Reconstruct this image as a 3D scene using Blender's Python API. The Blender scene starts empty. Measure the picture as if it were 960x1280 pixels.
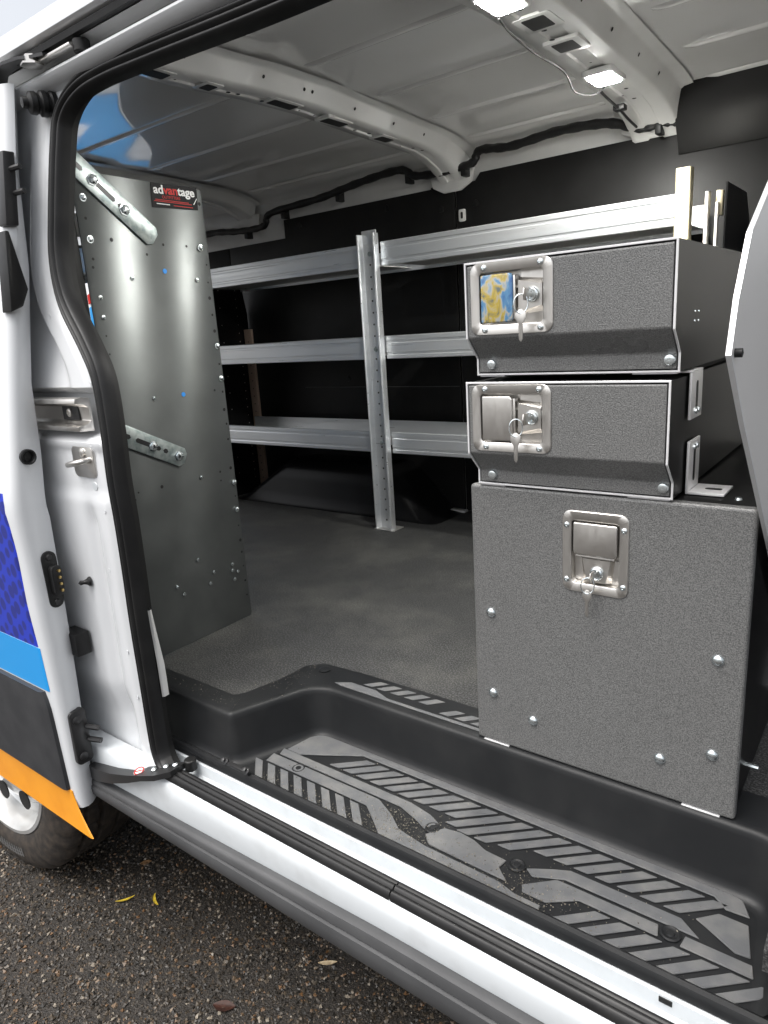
import bpy, bmesh, math, random
from mathutils import Vector, Matrix
random.seed(7)
R = math.radians
scene = bpy.context.scene

# ------------------------------------------------------------------ camera
cam_d = bpy.data.cameras.new("camera"); cam = bpy.data.objects.new("camera", cam_d)
scene.collection.objects.link(cam); scene.camera = cam
cam_d.sensor_fit = 'VERTICAL'; cam_d.lens = 24.0; cam_d.sensor_height = 24.0 * 1280 / 863.38
cam_d.clip_start = 0.02; cam_d.clip_end = 500
yaw, pit, rol = R(37.763), R(14.669), R(-3.76)
fw = Vector((-math.sin(yaw) * math.cos(pit), math.cos(yaw) * math.cos(pit), -math.sin(pit)))
rt = Vector((math.cos(yaw), math.sin(yaw), 0)); up = rt.cross(fw)
r2 = rt * math.cos(rol) + up * math.sin(rol); u2 = -rt * math.sin(rol) + up * math.cos(rol)
m = Matrix((r2, u2, -fw)).transposed().to_4x4(); m.translation = (0.549, -0.938, 1.385)
cam.matrix_world = m

# ------------------------------------------------------------------ world, sun, exposure
SUN_EL, SUN_AZ = 64.0, 200.0          # azimuth measured clockwise from +Y
w = bpy.data.worlds.new("World"); scene.world = w; w.use_nodes = True
nt = w.node_tree; nt.nodes.clear()
sky = nt.nodes.new('ShaderNodeTexSky'); sky.sky_type = 'NISHITA'; sky.sun_disc = False
sky.sun_elevation = R(SUN_EL); sky.sun_rotation = R(SUN_AZ)
sky.dust_density = 6.0; sky.air_density = 1.0; sky.ozone_density = 0.6
hs = nt.nodes.new('ShaderNodeHueSaturation'); hs.inputs['Saturation'].default_value = 0.25
bg = nt.nodes.new('ShaderNodeBackground'); bg.inputs[1].default_value = 0.15
wo = nt.nodes.new('ShaderNodeOutputWorld')
nt.links.new(sky.outputs[0], hs.inputs['Color']); nt.links.new(hs.outputs[0], bg.inputs[0]); nt.links.new(bg.outputs[0], wo.inputs[0])
sl = bpy.data.lights.new("sun", 'SUN'); sl.energy = .8; sl.angle = R(50); sl.color = (1.0, 0.97, 0.93)
so = bpy.data.objects.new("sun", sl); scene.collection.objects.link(so)
az, el = R(SUN_AZ), R(SUN_EL)
sd = Vector((math.sin(az) * math.cos(el), math.cos(az) * math.cos(el), math.sin(el)))
so.rotation_euler = sd.to_track_quat('Z', 'Y').to_euler(); so.location = (0, -3, 6)
vs = scene.view_settings
vs.view_transform = 'Standard'; vs.look = 'None'; vs.exposure = 0.92; vs.gamma = 1; vs.use_curve_mapping = False

# ------------------------------------------------------------------ materials
def ramp(n, l, stops):
    r = n.new('ShaderNodeValToRGB'); e = r.color_ramp.elements
    while len(e) < len(stops): e.new(0.5)
    for i, (p, c) in enumerate(stops):
        e[i].position = p; e[i].color = (*c, 1)
    return r
def mat(name, col, rough=0.5, metal=0.0, coat=0.0, coat_rough=0.05, noise=None, bump=None, rnoise=None, aniso=None, ior=1.5, spec=None):
    """noise=(scale, col2, lo, hi, stretch) mixes a second colour; bump=(scale, strength, dist, stretch); rnoise=(scale, r2, stretch)"""
    M = bpy.data.materials.new(name); M.use_nodes = True
    n = M.node_tree.nodes; l = M.node_tree.links; b = n['Principled BSDF']
    b.inputs['Base Color'].default_value = (*col, 1); b.inputs['Roughness'].default_value = rough
    b.inputs['Metallic'].default_value = metal; b.inputs['IOR'].default_value = ior
    b.inputs['Coat Weight'].default_value = coat; b.inputs['Coat Roughness'].default_value = coat_rough
    if spec is not None: b.inputs['Specular IOR Level'].default_value = spec
    tc = n.new('ShaderNodeTexCoord')
    geo = n.new('ShaderNodeNewGeometry')
    def ntex(scale, stretch=(1, 1, 1), detail=4.0, rg=0.55):
        mp = n.new('ShaderNodeMapping'); mp.inputs['Scale'].default_value = stretch
        l.new(geo.outputs['Position'], mp.inputs[0])
        t = n.new('ShaderNodeTexNoise'); t.inputs['Scale'].default_value = scale
        t.inputs['Detail'].default_value = detail; t.inputs['Roughness'].default_value = rg
        l.new(mp.outputs[0], t.inputs['Vector']); return t
    if noise:
        sc, c2, lo, hi = noise[:4]; st = noise[4] if len(noise) > 4 else (1, 1, 1)
        t = ntex(sc, st); rr = ramp(n, l, [(lo, col), (hi, c2)])
        l.new(t.outputs['Fac'], rr.inputs[0]); l.new(rr.outputs[0], b.inputs['Base Color'])
    if rnoise:
        sc, rb = rnoise[:2]; st = rnoise[2] if len(rnoise) > 2 else (1, 1, 1)
        t = ntex(sc, st); mr = n.new('ShaderNodeMapRange'); mr.inputs['From Min'].default_value = .3; mr.inputs['From Max'].default_value = .7
        mr.inputs['To Min'].default_value = rough; mr.inputs['To Max'].default_value = rb
        l.new(t.outputs['Fac'], mr.inputs['Value']); l.new(mr.outputs[0], b.inputs['Roughness'])
    if bump:
        sc, st, di = bump[:3]; sv = bump[3] if len(bump) > 3 else (1, 1, 1)
        t = ntex(sc, sv, 3.0); bp = n.new('ShaderNodeBump'); bp.inputs['Strength'].default_value = st; bp.inputs['Distance'].default_value = di
        l.new(t.outputs['Fac'], bp.inputs['Height']); l.new(bp.outputs[0], b.inputs['Normal'])
    if aniso:
        amt, vec = aniso
        b.inputs['Anisotropic'].default_value = amt
        cv = n.new('ShaderNodeCombineXYZ')
        for i in range(3): cv.inputs[i].default_value = vec[i]
        l.new(cv.outputs[0], b.inputs['Tangent'])
    return M
def bsdf(M): return M.node_tree.nodes['Principled BSDF']
WHITE = mat('white_paint', (.66, .675, .69), .32, coat=.7, coat_rough=.08, noise=(3.0, (.60, .615, .63), .4, .75), rnoise=(9, .42))
SILL = mat('white_sill_paint', (.60, .63, .65), .28, coat=.6, noise=(14.0, (.50, .52, .53), .5, .8), rnoise=(30, .45))
GREYP = mat('grey_interior_paint', (.66, .66, .655), .35, coat=1.0, coat_rough=.05, noise=(2.5, (.60, .60, .59), .35, .7), ior=1.5)
bsdf(GREYP).inputs['Coat IOR'].default_value = 1.7
PRIMER = mat('pale_primer_paint', (.62, .62, .61), .35, coat=.4, noise=(5, (.54, .54, .53), .4, .7))
LINER = mat('black_liner_plastic', (.008, .008, .008), .46, spec=.25, bump=(900, .12, .0006), noise=(6, (.013, .013, .013), .4, .7))
MOULD = mat('black_moulded_plastic', (.0085, .0092, .0102), .40, spec=.32, bump=(1500, .25, .0006), noise=(9, (.017, .0175, .018), .45, .75), rnoise=(12, .52))
TREADG = mat('grey_tread_rubber', (.098, .101, .105), .62, spec=.35, bump=(1300, .6, .0009), noise=(22, (.145, .144, .140), .42, .72))
RUBBER = mat('black_rubber', (.008, .008, .0085), .38, spec=.35, noise=(20, (.014, .014, .014), .4, .7), rnoise=(25, .5))
RUBG = mat('grey_rocker_plastic', (.045, .046, .048), .5, noise=(7, (.065, .066, .068), .4, .75), bump=(1200, .3, .0006), rnoise=(8, .62))
FLOORM = mat('speckled_floor_mat', (.026, .026, .026), .5, spec=.3, bump=(420, 1.0, .0016), rnoise=(7, .68))
n = FLOORM.node_tree.nodes; l = FLOORM.node_tree.links
g = n.new('ShaderNodeNewGeometry')
t1 = n.new('ShaderNodeTexNoise'); t1.inputs['Scale'].default_value = 300; t1.inputs['Detail'].default_value = 3
t2 = n.new('ShaderNodeTexNoise'); t2.inputs['Scale'].default_value = 4.5; t2.inputs['Detail'].default_value = 7; t2.inputs['Roughness'].default_value = .68
l.new(g.outputs['Position'], t1.inputs['Vector']); l.new(g.outputs['Position'], t2.inputs['Vector'])
ra = ramp(n, l, [(.46, (.016, .016, .0165)), (.64, (.085, .086, .085))]); rb = ramp(n, l, [(.46, (.006, .006, .006)), (.72, (.040, .039, .034))])
l.new(t1.outputs['Fac'], ra.inputs[0]); l.new(t2.outputs['Fac'], rb.inputs[0])
ad = n.new('ShaderNodeMix'); ad.data_type = 'RGBA'; ad.blend_type = 'ADD'; ad.inputs[0].default_value = 1
l.new(ra.outputs[0], ad.inputs[6]); l.new(rb.outputs[0], ad.inputs[7]); l.new(ad.outputs[2], bsdf(FLOORM).inputs['Base Color'])
ALU = mat('brushed_aluminium', (.86, .88, .90), .27, metal=.7, noise=(1.6, (.74, .77, .80), .35, .65, (1.4, 1, 9)), rnoise=(4, .42, (1, 20, 40)), bump=(60, .02, .0006, (.02, 10, 10)))
ALUTRAY = mat('mill_aluminium', (.66, .65, .63), .34, metal=.8, rnoise=(6, .45))
GALV = mat('dull_galvanised_steel', (.118, .126, .125), .32, metal=.74, noise=(9, (.142, .150, .149), .35, .7), rnoise=(14, .39), bump=(4, .06, .005), aniso=(.86, (0, 0, 1)))
STRAP = mat('zinc_strap_steel', (.50, .55, .54), .36, metal=.75, noise=(60, (.30, .36, .36), .42, .62))
ZINC = mat('zinc_bolt', (.80, .86, .88), .2, metal=1)
STEEL = mat('satin_stainless', (.66, .64, .61), .28, metal=1, rnoise=(40, .4, (4, 1, 1)))
PANELA = mat('partition_sheet', (.84, .83, .82), .38, metal=.42, rnoise=(3, .46))
EDGEW = mat('pale_sheet_edge', (.80, .80, .81), .35, metal=.35)
BLKBOX = mat('black_powder_coat', (.007, .007, .0075), .34, spec=.14, bump=(900, .10, .0005), rnoise=(4, .36))
GOLDP = mat('yellowish_zinc_post', (.66, .60, .42), .3, metal=.7, rnoise=(5, .42))
TAN = mat('tan_upright', (.56, .42, .33), .4, metal=.25)
BLACK = mat('matt_black', (.006, .006, .006), .7)
DARKM = mat('dark_steel', (.035, .035, .036), .38, metal=.4)
ORANGE = mat('orange_wrap', (.86, .34, .02), .33, coat=.5, noise=(12, (.78, .29, .015), .4, .7))
CYAN = mat('cyan_wrap', (.010, .30, .72), .3, coat=.5)
CHAR = mat('charcoal_moulding', (.030, .031, .034), .45, noise=(14, (.042, .043, .046), .4, .7), bump=(1200, .2, .0005))
YELL = mat('yellow_wrap', (.85, .55, .02), .35, coat=.4)
RED = mat('red_print', (.50, .025, .02), .55, spec=.25)
STKBLK = mat('black_print', (.005, .005, .006), .6, spec=.2)
STKWHT = mat('white_print', (.72, .72, .72), .5)
BRASS = mat('brass_key', (.62, .45, .18), .28, metal=1)
RIM = mat('silver_wheel', (.62, .63, .63), .32, metal=.55, coat=.3, noise=(9, (.50, .49, .47), .45, .75))
HOLEB = mat('blue_hole_light', (.03, .28, .80), .5)
# blue wrap with halftone dots
BLUE = mat('blue_halftone_wrap', (.008, .030, .42), .3, coat=.6)
n = BLUE.node_tree.nodes; l = BLUE.node_tree.links
g = n.new('ShaderNodeNewGeometry'); mp = n.new('ShaderNodeMapping'); mp.inputs['Scale'].default_value = (1, 0, .8); mp.inputs['Rotation'].default_value = (0, .5, 0)
v = n.new('ShaderNodeTexVoronoi'); v.inputs['Scale'].default_value = 36; v.inputs['Randomness'].default_value = .35
l.new(g.outputs['Position'], mp.inputs[0]); l.new(mp.outputs[0], v.inputs['Vector'])
rr = ramp(n, l, [(.40, (.006, .016, .22)), (.46, (.008, .032, .46))]); l.new(v.outputs['Distance'], rr.inputs[0]); l.new(rr.outputs[0], bsdf(BLUE).inputs['Base Color'])
# hammered powder coat of the box fronts
HAMMER = mat('hammered_grey_coat', (.10, .10, .098), .33, metal=.25)
n = HAMMER.node_tree.nodes; l = HAMMER.node_tree.links
g = n.new('ShaderNodeNewGeometry')
t = n.new('ShaderNodeTexNoise'); t.inputs['Scale'].default_value = 600; t.inputs['Detail'].default_value = 2.5
mp = n.new('ShaderNodeMapping'); mp.inputs['Location'].default_value = (.137, .0713, .291)
l.new(g.outputs['Position'], mp.inputs[0]); l.new(mp.outputs[0], t.inputs['Vector'])
rr = ramp(n, l, [(.34, (.095, .096, .095)), (.66, (.225, .226, .223))]); l.new(t.outputs['Fac'], rr.inputs[0]); l.new(rr.outputs[0], bsdf(HAMMER).inputs['Base Color'])
t3 = n.new('ShaderNodeTexNoise'); t3.inputs['Scale'].default_value = 7; t3.inputs['Detail'].default_value = 5
l.new(g.outputs['Position'], t3.inputs['Vector']); mr_ = n.new('ShaderNodeMapRange'); mr_.inputs['From Min'].default_value = .3; mr_.inputs['From Max'].default_value = .7; mr_.inputs['To Min'].default_value = .26; mr_.inputs['To Max'].default_value = .44
l.new(t3.outputs['Fac'], mr_.inputs['Value']); l.new(mr_.outputs[0], bsdf(HAMMER).inputs['Roughness'])
b_ = n.new('ShaderNodeBump'); b_.inputs['Strength'].default_value = .55; b_.inputs['Distance'].default_value = .0012
l.new(t.outputs['Fac'], b_.inputs['Height']); l.new(b_.outputs[0], bsdf(HAMMER).inputs['Normal'])
# printed protective film
FILM = mat('printed_film', (.03, .22, .62), .25, coat=.6)
n = FILM.node_tree.nodes; l = FILM.node_tree.links
g = n.new('ShaderNodeNewGeometry'); mp = n.new('ShaderNodeMapping'); mp.inputs['Scale'].default_value = (1.6, 1, 1)
l.new(g.outputs['Position'], mp.inputs[0])
t = n.new('ShaderNodeTexNoise'); t.inputs['Scale'].default_value = 38; t.inputs['Detail'].default_value = 4; t.inputs['Distortion'].default_value = .6
l.new(mp.outputs[0], t.inputs['Vector'])
rr = ramp(n, l, [(.30, (.05, .14, .34)), (.44, (.12, .28, .46)), (.50, (.42, .42, .38)), (.58, (.48, .36, .06)), (.68, (.12, .15, .15))]); l.new(t.outputs['Fac'], rr.inputs[0]); l.new(rr.outputs[0], bsdf(FILM).inputs['Base Color'])
# asphalt sheet
ASPH = mat('wet_asphalt', (.013, .011, .009), .42, noise=(140, (.038, .031, .024), .40, .68), bump=(260, .9, .004), rnoise=(6, .75))
# stone chips: colour by island
CHIP = mat('stone_chips', (.05, .045, .04), .48)
n = CHIP.node_tree.nodes; l = CHIP.node_tree.links
g = n.new('ShaderNodeNewGeometry')
rr = ramp(n, l, [(0, (.010, .009, .007)), (.38, (.024, .019, .014)), (.64, (.046, .036, .025)), (.84, (.085, .066, .046)), (.94, (.13, .066, .026)), (.975, (.22, .19, .15))])
l.new(g.outputs['Random Per Island'], rr.inputs[0]); l.new(rr.outputs[0], bsdf(CHIP).inputs['Base Color'])
DIRT = mat('sandy_grit', (.22, .19, .14), .8)
n = DIRT.node_tree.nodes; l = DIRT.node_tree.links
g = n.new('ShaderNodeNewGeometry'); rr = ramp(n, l, [(0, (.05, .044, .036)), (.6, (.12, .108, .086)), (1, (.23, .21, .17))])
l.new(g.outputs['Random Per Island'], rr.inputs[0]); l.new(rr.outputs[0], bsdf(DIRT).inputs['Base Color'])
LAMP = bpy.data.materials.new('lit_led_panel'); LAMP.use_nodes = True
bsdf(LAMP).inputs['Emission Color'].default_value = (1, .985, .93, 1); bsdf(LAMP).inputs['Emission Strength'].default_value = 330
LEAFB = mat('brown_leaf', (.26, .15, .07), .6, noise=(120, (.17, .09, .04), .4, .65))
LEAFY = mat('yellow_leaf', (.55, .40, .03), .5, noise=(120, (.42, .30, .03), .4, .65))
LEAFP = mat('pale_leaf', (.55, .45, .30), .6, noise=(120, (.40, .30, .18), .4, .65))
LEAFR = mat('wet_red_brown_leaf', (.045, .015, .009), .5, noise=(90, (.022, .009, .006), .4, .65))
TYRE = mat('tyre_rubber', (.026, .023, .021), .62, spec=.35, noise=(45, (.060, .048, .038), .40, .70), bump=(300, .4, .001))
TYREP = mat('tyre_sidewall_print', (.13, .13, .128), .7)

# ------------------------------------------------------------------ mesh helpers
COL = scene.collection
WL = {}
def empty(name, loc, label=None, cat=None, group=None, parent=None):
    o = bpy.data.objects.new(name, None); COL.objects.link(o); o.empty_display_size = .05
    loc = Vector(loc); WL[o.name] = loc
    if parent: o.parent = parent; o.location = loc - WL[parent.name]
    else: o.location = loc
    if label: o['label'] = label
    if cat: o['category'] = cat
    if group: o['group'] = group
    return o
def tag(o, label, cat, group=None):
    o['label'] = label; o['category'] = cat
    if group: o['group'] = group
    return o
def obj_from_mesh(name, me, loc, parent=None):
    o = bpy.data.objects.new(name, me); COL.objects.link(o)
    loc = Vector(loc); WL[o.name] = loc
    if parent: o.parent = parent; o.location = loc - WL[parent.name]
    else: o.location = loc
    return o
def mk(name, V, F, M, parent=None, smooth=False, base=False):
    V = [Vector(v) for v in V]
    lo = Vector([min(v[i] for v in V) for i in range(3)]); hi = Vector([max(v[i] for v in V) for i in range(3)])
    c = (lo + hi) / 2
    if base: c.z = lo.z
    me = bpy.data.meshes.new(name); me.from_pydata([v - c for v in V], [], F); me.materials.append(M)
    bm = bmesh.new(); bm.from_mesh(me); bmesh.ops.recalc_face_normals(bm, faces=bm.faces); bm.to_mesh(me); bm.free()
    if smooth:
        for p in me.polygons: p.use_smooth = True
        try: me.set_sharp_from_angle(angle=R(38))
        except Exception: pass
    return obj_from_mesh(name, me, c, parent)
def copy_at(o, loc, parent, name=None):
    c = o.copy(); COL.objects.link(c); loc = Vector(loc); WL[c.name] = loc
    c.parent = parent; c.location = loc - (WL[parent.name] if parent else Vector()); return c
def bm_to(name, bm, M, parent=None, smooth=True):
    bmesh.ops.recalc_face_normals(bm, faces=bm.faces)
    V = [v.co.copy() for v in bm.verts]
    for i, v in enumerate(bm.verts): v.index = i
    F = [[v.index for v in f.verts] for f in bm.faces]
    bm.free(); return mk(name, V, F, M, parent, smooth)
def box(name, x0, x1, y0, y1, z0, z1, M, parent=None, bev=0.0, seg=2):
    bm = bmesh.new()
    r = bmesh.ops.create_cube(bm, size=1)
    for v in r['verts']: v.co = Vector(((x0 + x1) / 2 + v.co.x * (x1 - x0), (y0 + y1) / 2 + v.co.y * (y1 - y0), (z0 + z1) / 2 + v.co.z * (z1 - z0)))
    if bev > 0: bmesh.ops.bevel(bm, geom=list(bm.edges), offset=bev, segments=seg, affect='EDGES', profile=.5)
    return bm_to(name, bm, M, parent)
AX = {'X': (0, 1, 2), 'Y': (1, 0, 2), 'Z': (2, 0, 1)}
def prism(name, poly, axis, a, b, M, parent=None, bev=0.0, seg=2):
    """poly of the two remaining coordinates in x,y,z order"""
    i, j, k = AX[axis]; bm = bmesh.new(); lo = []; hi = []
    for p in poly:
        for s, L in ((a, lo), (b, hi)):
            c = [0, 0, 0]; c[i] = s; c[j] = p[0]; c[k] = p[1]; L.append(bm.verts.new(c))
    n_ = len(poly)
    bm.faces.new(lo); bm.faces.new(list(reversed(hi)))
    for q in range(n_): bm.faces.new((lo[q], lo[(q + 1) % n_], hi[(q + 1) % n_], hi[q]))
    bmesh.ops.recalc_face_normals(bm, faces=bm.faces)
    if bev > 0: bmesh.ops.bevel(bm, geom=list(bm.edges), offset=bev, segments=seg, affect='EDGES', profile=.5)
    return bm_to(name, bm, M, parent)
def loft(name, rows, M, parent=None, closed=False, caps=False, smooth=True, closed_rows=False):
    nr = len(rows); nc = len(rows[0]); V = [p for r in rows for p in r]; F = []
    for i in range(nr if closed_rows else nr - 1):
        for j in range(nc if closed else nc - 1):
            i2 = (i + 1) % nr; F.append((i * nc + j, i * nc + (j + 1) % nc, i2 * nc + (j + 1) % nc, i2 * nc + j))
    if caps: F.append(list(range(nc))); F.append([(nr - 1) * nc + j for j in range(nc)])
    return mk(name, V, F, M, parent, smooth)
def sweep_x(name, prof, x0, x1, M, parent=None, nx=2, closed=False, smooth=True):
    return loft(name, [[(x0 + (x1 - x0) * i / (nx - 1), y, z) for y, z in prof] for i in range(nx)], M, parent, closed, closed, smooth)
def catmull(P, n=6):
    P = [Vector(p) for p in P]; out = []
    for i in range(len(P) - 1):
        a = P[max(0, i - 1)]; b = P[i]; c = P[i + 1]; d = P[min(len(P) - 1, i + 2)]
        for k in range(n):
            t = k / n
            out.append(.5 * ((2 * b) + (c - a) * t + (2 * a - 5 * b + 4 * c - d) * t * t + (3 * b - a - 3 * c + d) * t ** 3))
    out.append(P[-1]); return out
def tube(name, P, r, M, parent=None, ns=10, rf=None):
    P = [Vector(p) for p in P]; rows = []; nprev = None
    for i, p in enumerate(P):
        t = (P[min(i + 1, len(P) - 1)] - P[max(i - 1, 0)]).normalized()
        if nprev is None: nprev = t.orthogonal().normalized()
        nn = (nprev - t * nprev.dot(t)).normalized(); nprev = nn; b = t.cross(nn)
        rr_ = r if rf is None else r * rf(i)
        rows.append([p + (nn * math.cos(2 * math.pi * k / ns) + b * math.sin(2 * math.pi * k / ns)) * rr_ for k in range(ns)])
    return loft(name, rows, M, parent, closed=True, caps=True)
def lathe(name, prof, c, d, M, parent=None, ns=20, mod=None, caps=True):
    """prof: (radius, height along d)"""
    c = Vector(c); d = Vector(d).normalized(); a = d.orthogonal().normalized(); b = d.cross(a)
    rows = []
    for j, (r, h) in enumerate(prof):
        rows.append([c + d * h + (a * math.cos(2 * math.pi * k / ns) + b * math.sin(2 * math.pi * k / ns)) * (max(r, 1e-5) + (mod(j, k) if mod else 0)) for k in range(ns)])
    return loft(name, rows, M, parent, closed=True, caps=caps)
def rrect(cx, cy, w_, h_, r, n=5):
    P = []
    for sx, sy, a0 in ((1, 1, 0), (-1, 1, 90), (-1, -1, 180), (1, -1, 270)):
        for k in range(n):
            a = R(a0 + 90 * k / (n - 1)); P.append((cx + sx * (w_ / 2 - r) + r * math.cos(a), cy + sy * (h_ / 2 - r) + r * math.sin(a)))
    return P
def boolean(o, cutters):
    for c in cutters:
        md = o.modifiers.new('cut', 'BOOLEAN'); md.object = c; md.operation = 'DIFFERENCE'; md.solver = 'EXACT'
    bpy.context.view_layer.update(); dg = bpy.context.evaluated_depsgraph_get()
    me = bpy.data.meshes.new_from_object(o.evaluated_get(dg)); o.modifiers.clear(); o.data = me
    for p in me.polygons: p.use_smooth = False
    for c in cutters: bpy.data.objects.remove(c)
def text(name, body, size, org, xa, ya, M, parent, depth=.0002, sx=1.0, bold=0.0):
    cu = bpy.data.curves.new(name, 'FONT'); cu.body = body; cu.size = size; cu.extrude = depth; cu.offset = bold
    o = bpy.data.objects.new('tmp', cu); COL.objects.link(o); bpy.context.view_layer.update()
    me = bpy.data.meshes.new_from_object(o.evaluated_get(bpy.context.evaluated_depsgraph_get())); bpy.data.objects.remove(o)
    xa = Vector(xa); ya = Vector(ya); za = xa.cross(ya); org = Vector(org)
    for v in me.vertices: v.co = xa * (v.co.x * sx) + ya * v.co.y + za * v.co.z
    me.materials.clear(); me.materials.append(M)
    wd = max((v.co.dot(xa) for v in me.vertices), default=0)
    return obj_from_mesh(name, me, org, parent), wd

# ================================================================== ground
GX0, GX1, GY0, GY1 = -60, 60, -60, 60
gr = mk('asphalt_ground', [(GX0, GY0, 0), (GX1, GY0, 0), (GX1, GY1, 0), (GX0, GY1, 0)], [(0, 1, 2, 3)], ASPH); gr['kind'] = 'structure'
def chips(name, n_, area, smin, smax, M, zf, seed, flat=.6, powr=2.2):
    rd = random.Random(seed); V = []; F = []
    base = [(1, 0, 0), (-1, 0, 0), (0, 1, 0), (0, -1, 0), (0, 0, 1), (0, 0, -1)]
    fc = [(0, 2, 4), (2, 1, 4), (1, 3, 4), (3, 0, 4), (2, 0, 5), (1, 2, 5), (3, 1, 5), (0, 3, 5)]
    for _ in range(n_):
        x, y = area(rd); s = smin + (smax - smin) * rd.random() ** powr
        rot = Matrix.Rotation(rd.uniform(0, 6.28), 3, 'Z') @ Matrix.Rotation(rd.uniform(-.7, .7), 3, 'X') @ Matrix.Rotation(rd.uniform(-.7, .7), 3, 'Y')
        o = len(V); z = zf(x, y, s)
        for p in base:
            q = rot @ Vector((p[0] * s * rd.uniform(.7, 1.3), p[1] * s * rd.uniform(.6, 1.1), p[2] * s * flat * rd.uniform(.7, 1.2)))
            V.append((x + q.x, y + q.y, z + q.z))
        F += [(a + o, b + o, c + o) for a, b, c in fc]
    me = bpy.data.meshes.new(name); me.from_pydata(V, [], F); me.materials.append(M)
    o = obj_from_mesh(name, me, (0, 0, 0)); return o
def garea(rd):
    if rd.random() < .82: return rd.uniform(-1.75, .15), rd.uniform(-.75, .16)
    return rd.uniform(-2.8, 1.2), rd.uniform(-1.6, .4)
ch = chips('loose_stone_chips', 52000, garea, .0018, .0072, CHIP, lambda x, y, s: s * .12, 3, .62, 2.2); ch['kind'] = 'stuff'
ch['label'] = 'small grey and brown stone chips bedded in the asphalt'

# ================================================================== van
van = empty('cargo_van', (-.6, .5, 0), 'white cargo van with its side door slid open, blue and orange graphics', 'van')
def YB(z): return -.255 if z < 1.1 else -.255 + .11 * ((z - 1.1) / .85) ** 1.6
XR, XF = -2.55, .90       # ends of the body; front cut short to let light into the cab
ZF = .68
# ---- load floor (cut round the step well)
fl = prism('load_floor', [(XR, -.16), (-.80, -.16), (-.80, -.13), (-.455, -.13), (-.405, .02), (.48, .02), (.48, -.20), (XF, -.20), (XF, 1.36), (XR, 1.36)], 'Z', ZF - .03, ZF, FLOORM, van)
# ---- step well: swept wall with rounded top and foot
path = []
def arc(cx, cy, r, a0, a1, n_=7):
    for k in range(n_):
        a = R(a0 + (a1 - a0) * k / (n_ - 1)); path.append(((cx + r * math.cos(a), cy + r * math.sin(a)), (math.cos(a), math.sin(a))))
# straight along the ledge; van side is +Y
path.append(((-.86, -.184), (0, 1)))
path.append(((-.46, -.184), (0, 1)))
nd = Vector((-.176, .075)).normalized()
for k in range(1, 6):
    t_ = k / 6; nn = Vector((0, 1)).lerp(nd, t_).normalized()
    p0 = Vector((-.458, -.184)); p1 = Vector((-.447, -.184)); p2 = Vector((-.4425, -.1735))
    p = p0 * (1 - t_) ** 2 + p1 * 2 * t_ * (1 - t_) + p2 * t_ * t_; path.append(((p.x, p.y), (nn.x, nn.y)))
path.append(((-.4425, -.1735), (nd.x, nd.y)))
p0 = Vector((-.389, -.048)); p1 = Vector((-.372, -.008)); p2 = Vector((-.325, -.008))
for k in range(0, 9):
    t_ = k / 8; nn = nd.lerp(Vector((0, 1)), t_).normalized()
    p = p0 * (1 - t_) ** 2 + p1 * 2 * t_ * (1 - t_) + p2 * t_ * t_; path.append(((p.x, p.y), (nn.x, nn.y)))
for xx in (-.1, .1, .3): path.append(((xx, -.008), (0, 1)))
ne = Vector((1, .12)).normalized()
p0 = Vector((.435, -.008)); p1 = Vector((.482, -.010)); p2 = Vector((.492, -.055))
for k in range(0, 9):
    t_ = k / 8; nn = Vector((0, 1)).lerp(ne, t_).normalized()
    p = p0 * (1 - t_) ** 2 + p1 * 2 * t_ * (1 - t_) + p2 * t_ * t_; path.append(((p.x, p.y), (nn.x, nn.y)))
path.append(((.508, -.20), (ne.x, ne.y)))
prof = [(.016, .6835), (.008, .6832), (.003, .681), (.0005, .677), (-.001, .670), (-.008, .64), (-.015, .604), (-.018, .594), (-.023, .588), (-.031, .5855), (-.036, .585)]
loft('step_well_wall', [[(p[0] + nn[0] * d, p[1] + nn[1] * d, z) for d, z in prof] for p, nn in path], MOULD, van)
# flange round the step well
fo = [(p[0] + nn[0] * .0155, p[1] + nn[1] * .0155) for p, nn in path]
fi = [(-.86, -.125), (-.50, -.128), (-.485, -.11), (-.462, -.03), (-.455, .045), (-.425, .072), (-.33, .078), (-.2, .08), (0, .08), (.3, .08), (.51, .08), (.56, .04), (.56, -.2)]
prism('step_well_flange', fo + list(reversed(fi)), 'Z', .679, .6832, MOULD, van)
# tread sheet
tread = prism('step_tread', [(-.425, -.212), (-.405, -.15), (-.36, -.016), (-.33, -.010), (.44, -.010), (.472, -.03), (.492, -.21)], 'Z', .574, .5848, MOULD, van)
sweep_x('step_outer_lip', [(-.2, .583), (-.203, .589), (-.208, .592), (-.214, .590), (-.218, .583), (-.219, .556)], -.86, .52, MOULD, van)
PZ0, PZ1 = .5849, .5878
proto = {}
def pad(poly, z0=PZ0, z1=PZ1, nm='tread_pad', par=None):
    return prism(nm, poly, 'Z', z0, z1, TREADG, par or tread, bev=.0010, seg=1)
# inner long band
pad([(-.362, -.030), (-.345, -.026), (.40, -.026), (.435, -.034), (.448, -.060), (.418, -.062), (.40, -.046), (-.232, -.046), (-.300, -.084), (-.345, -.108), (-.378, -.108)])
# slanted bars of the inner row
def bar(x, y0, y1, w_, sl, **k): pad([(x, y0), (x + w_, y0), (x + w_ + sl * (y1 - y0), y1), (x + sl * (y1 - y0), y1)], nm='tread_bar', **k)
for i in range(20):
    x = -.272 + i * .0325
    dip = .018 if 9 <= i <= 12 else 0
    if i in (10, 11): dip = .024
    bar(x - dip * 1.15, -.101 - dip, -.0535, .0225, 1.15)
pad([(.388, -.099), (.412, -.074), (.449, -.074), (.460, -.126), (.442, -.128), (.404, -.107)])
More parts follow.
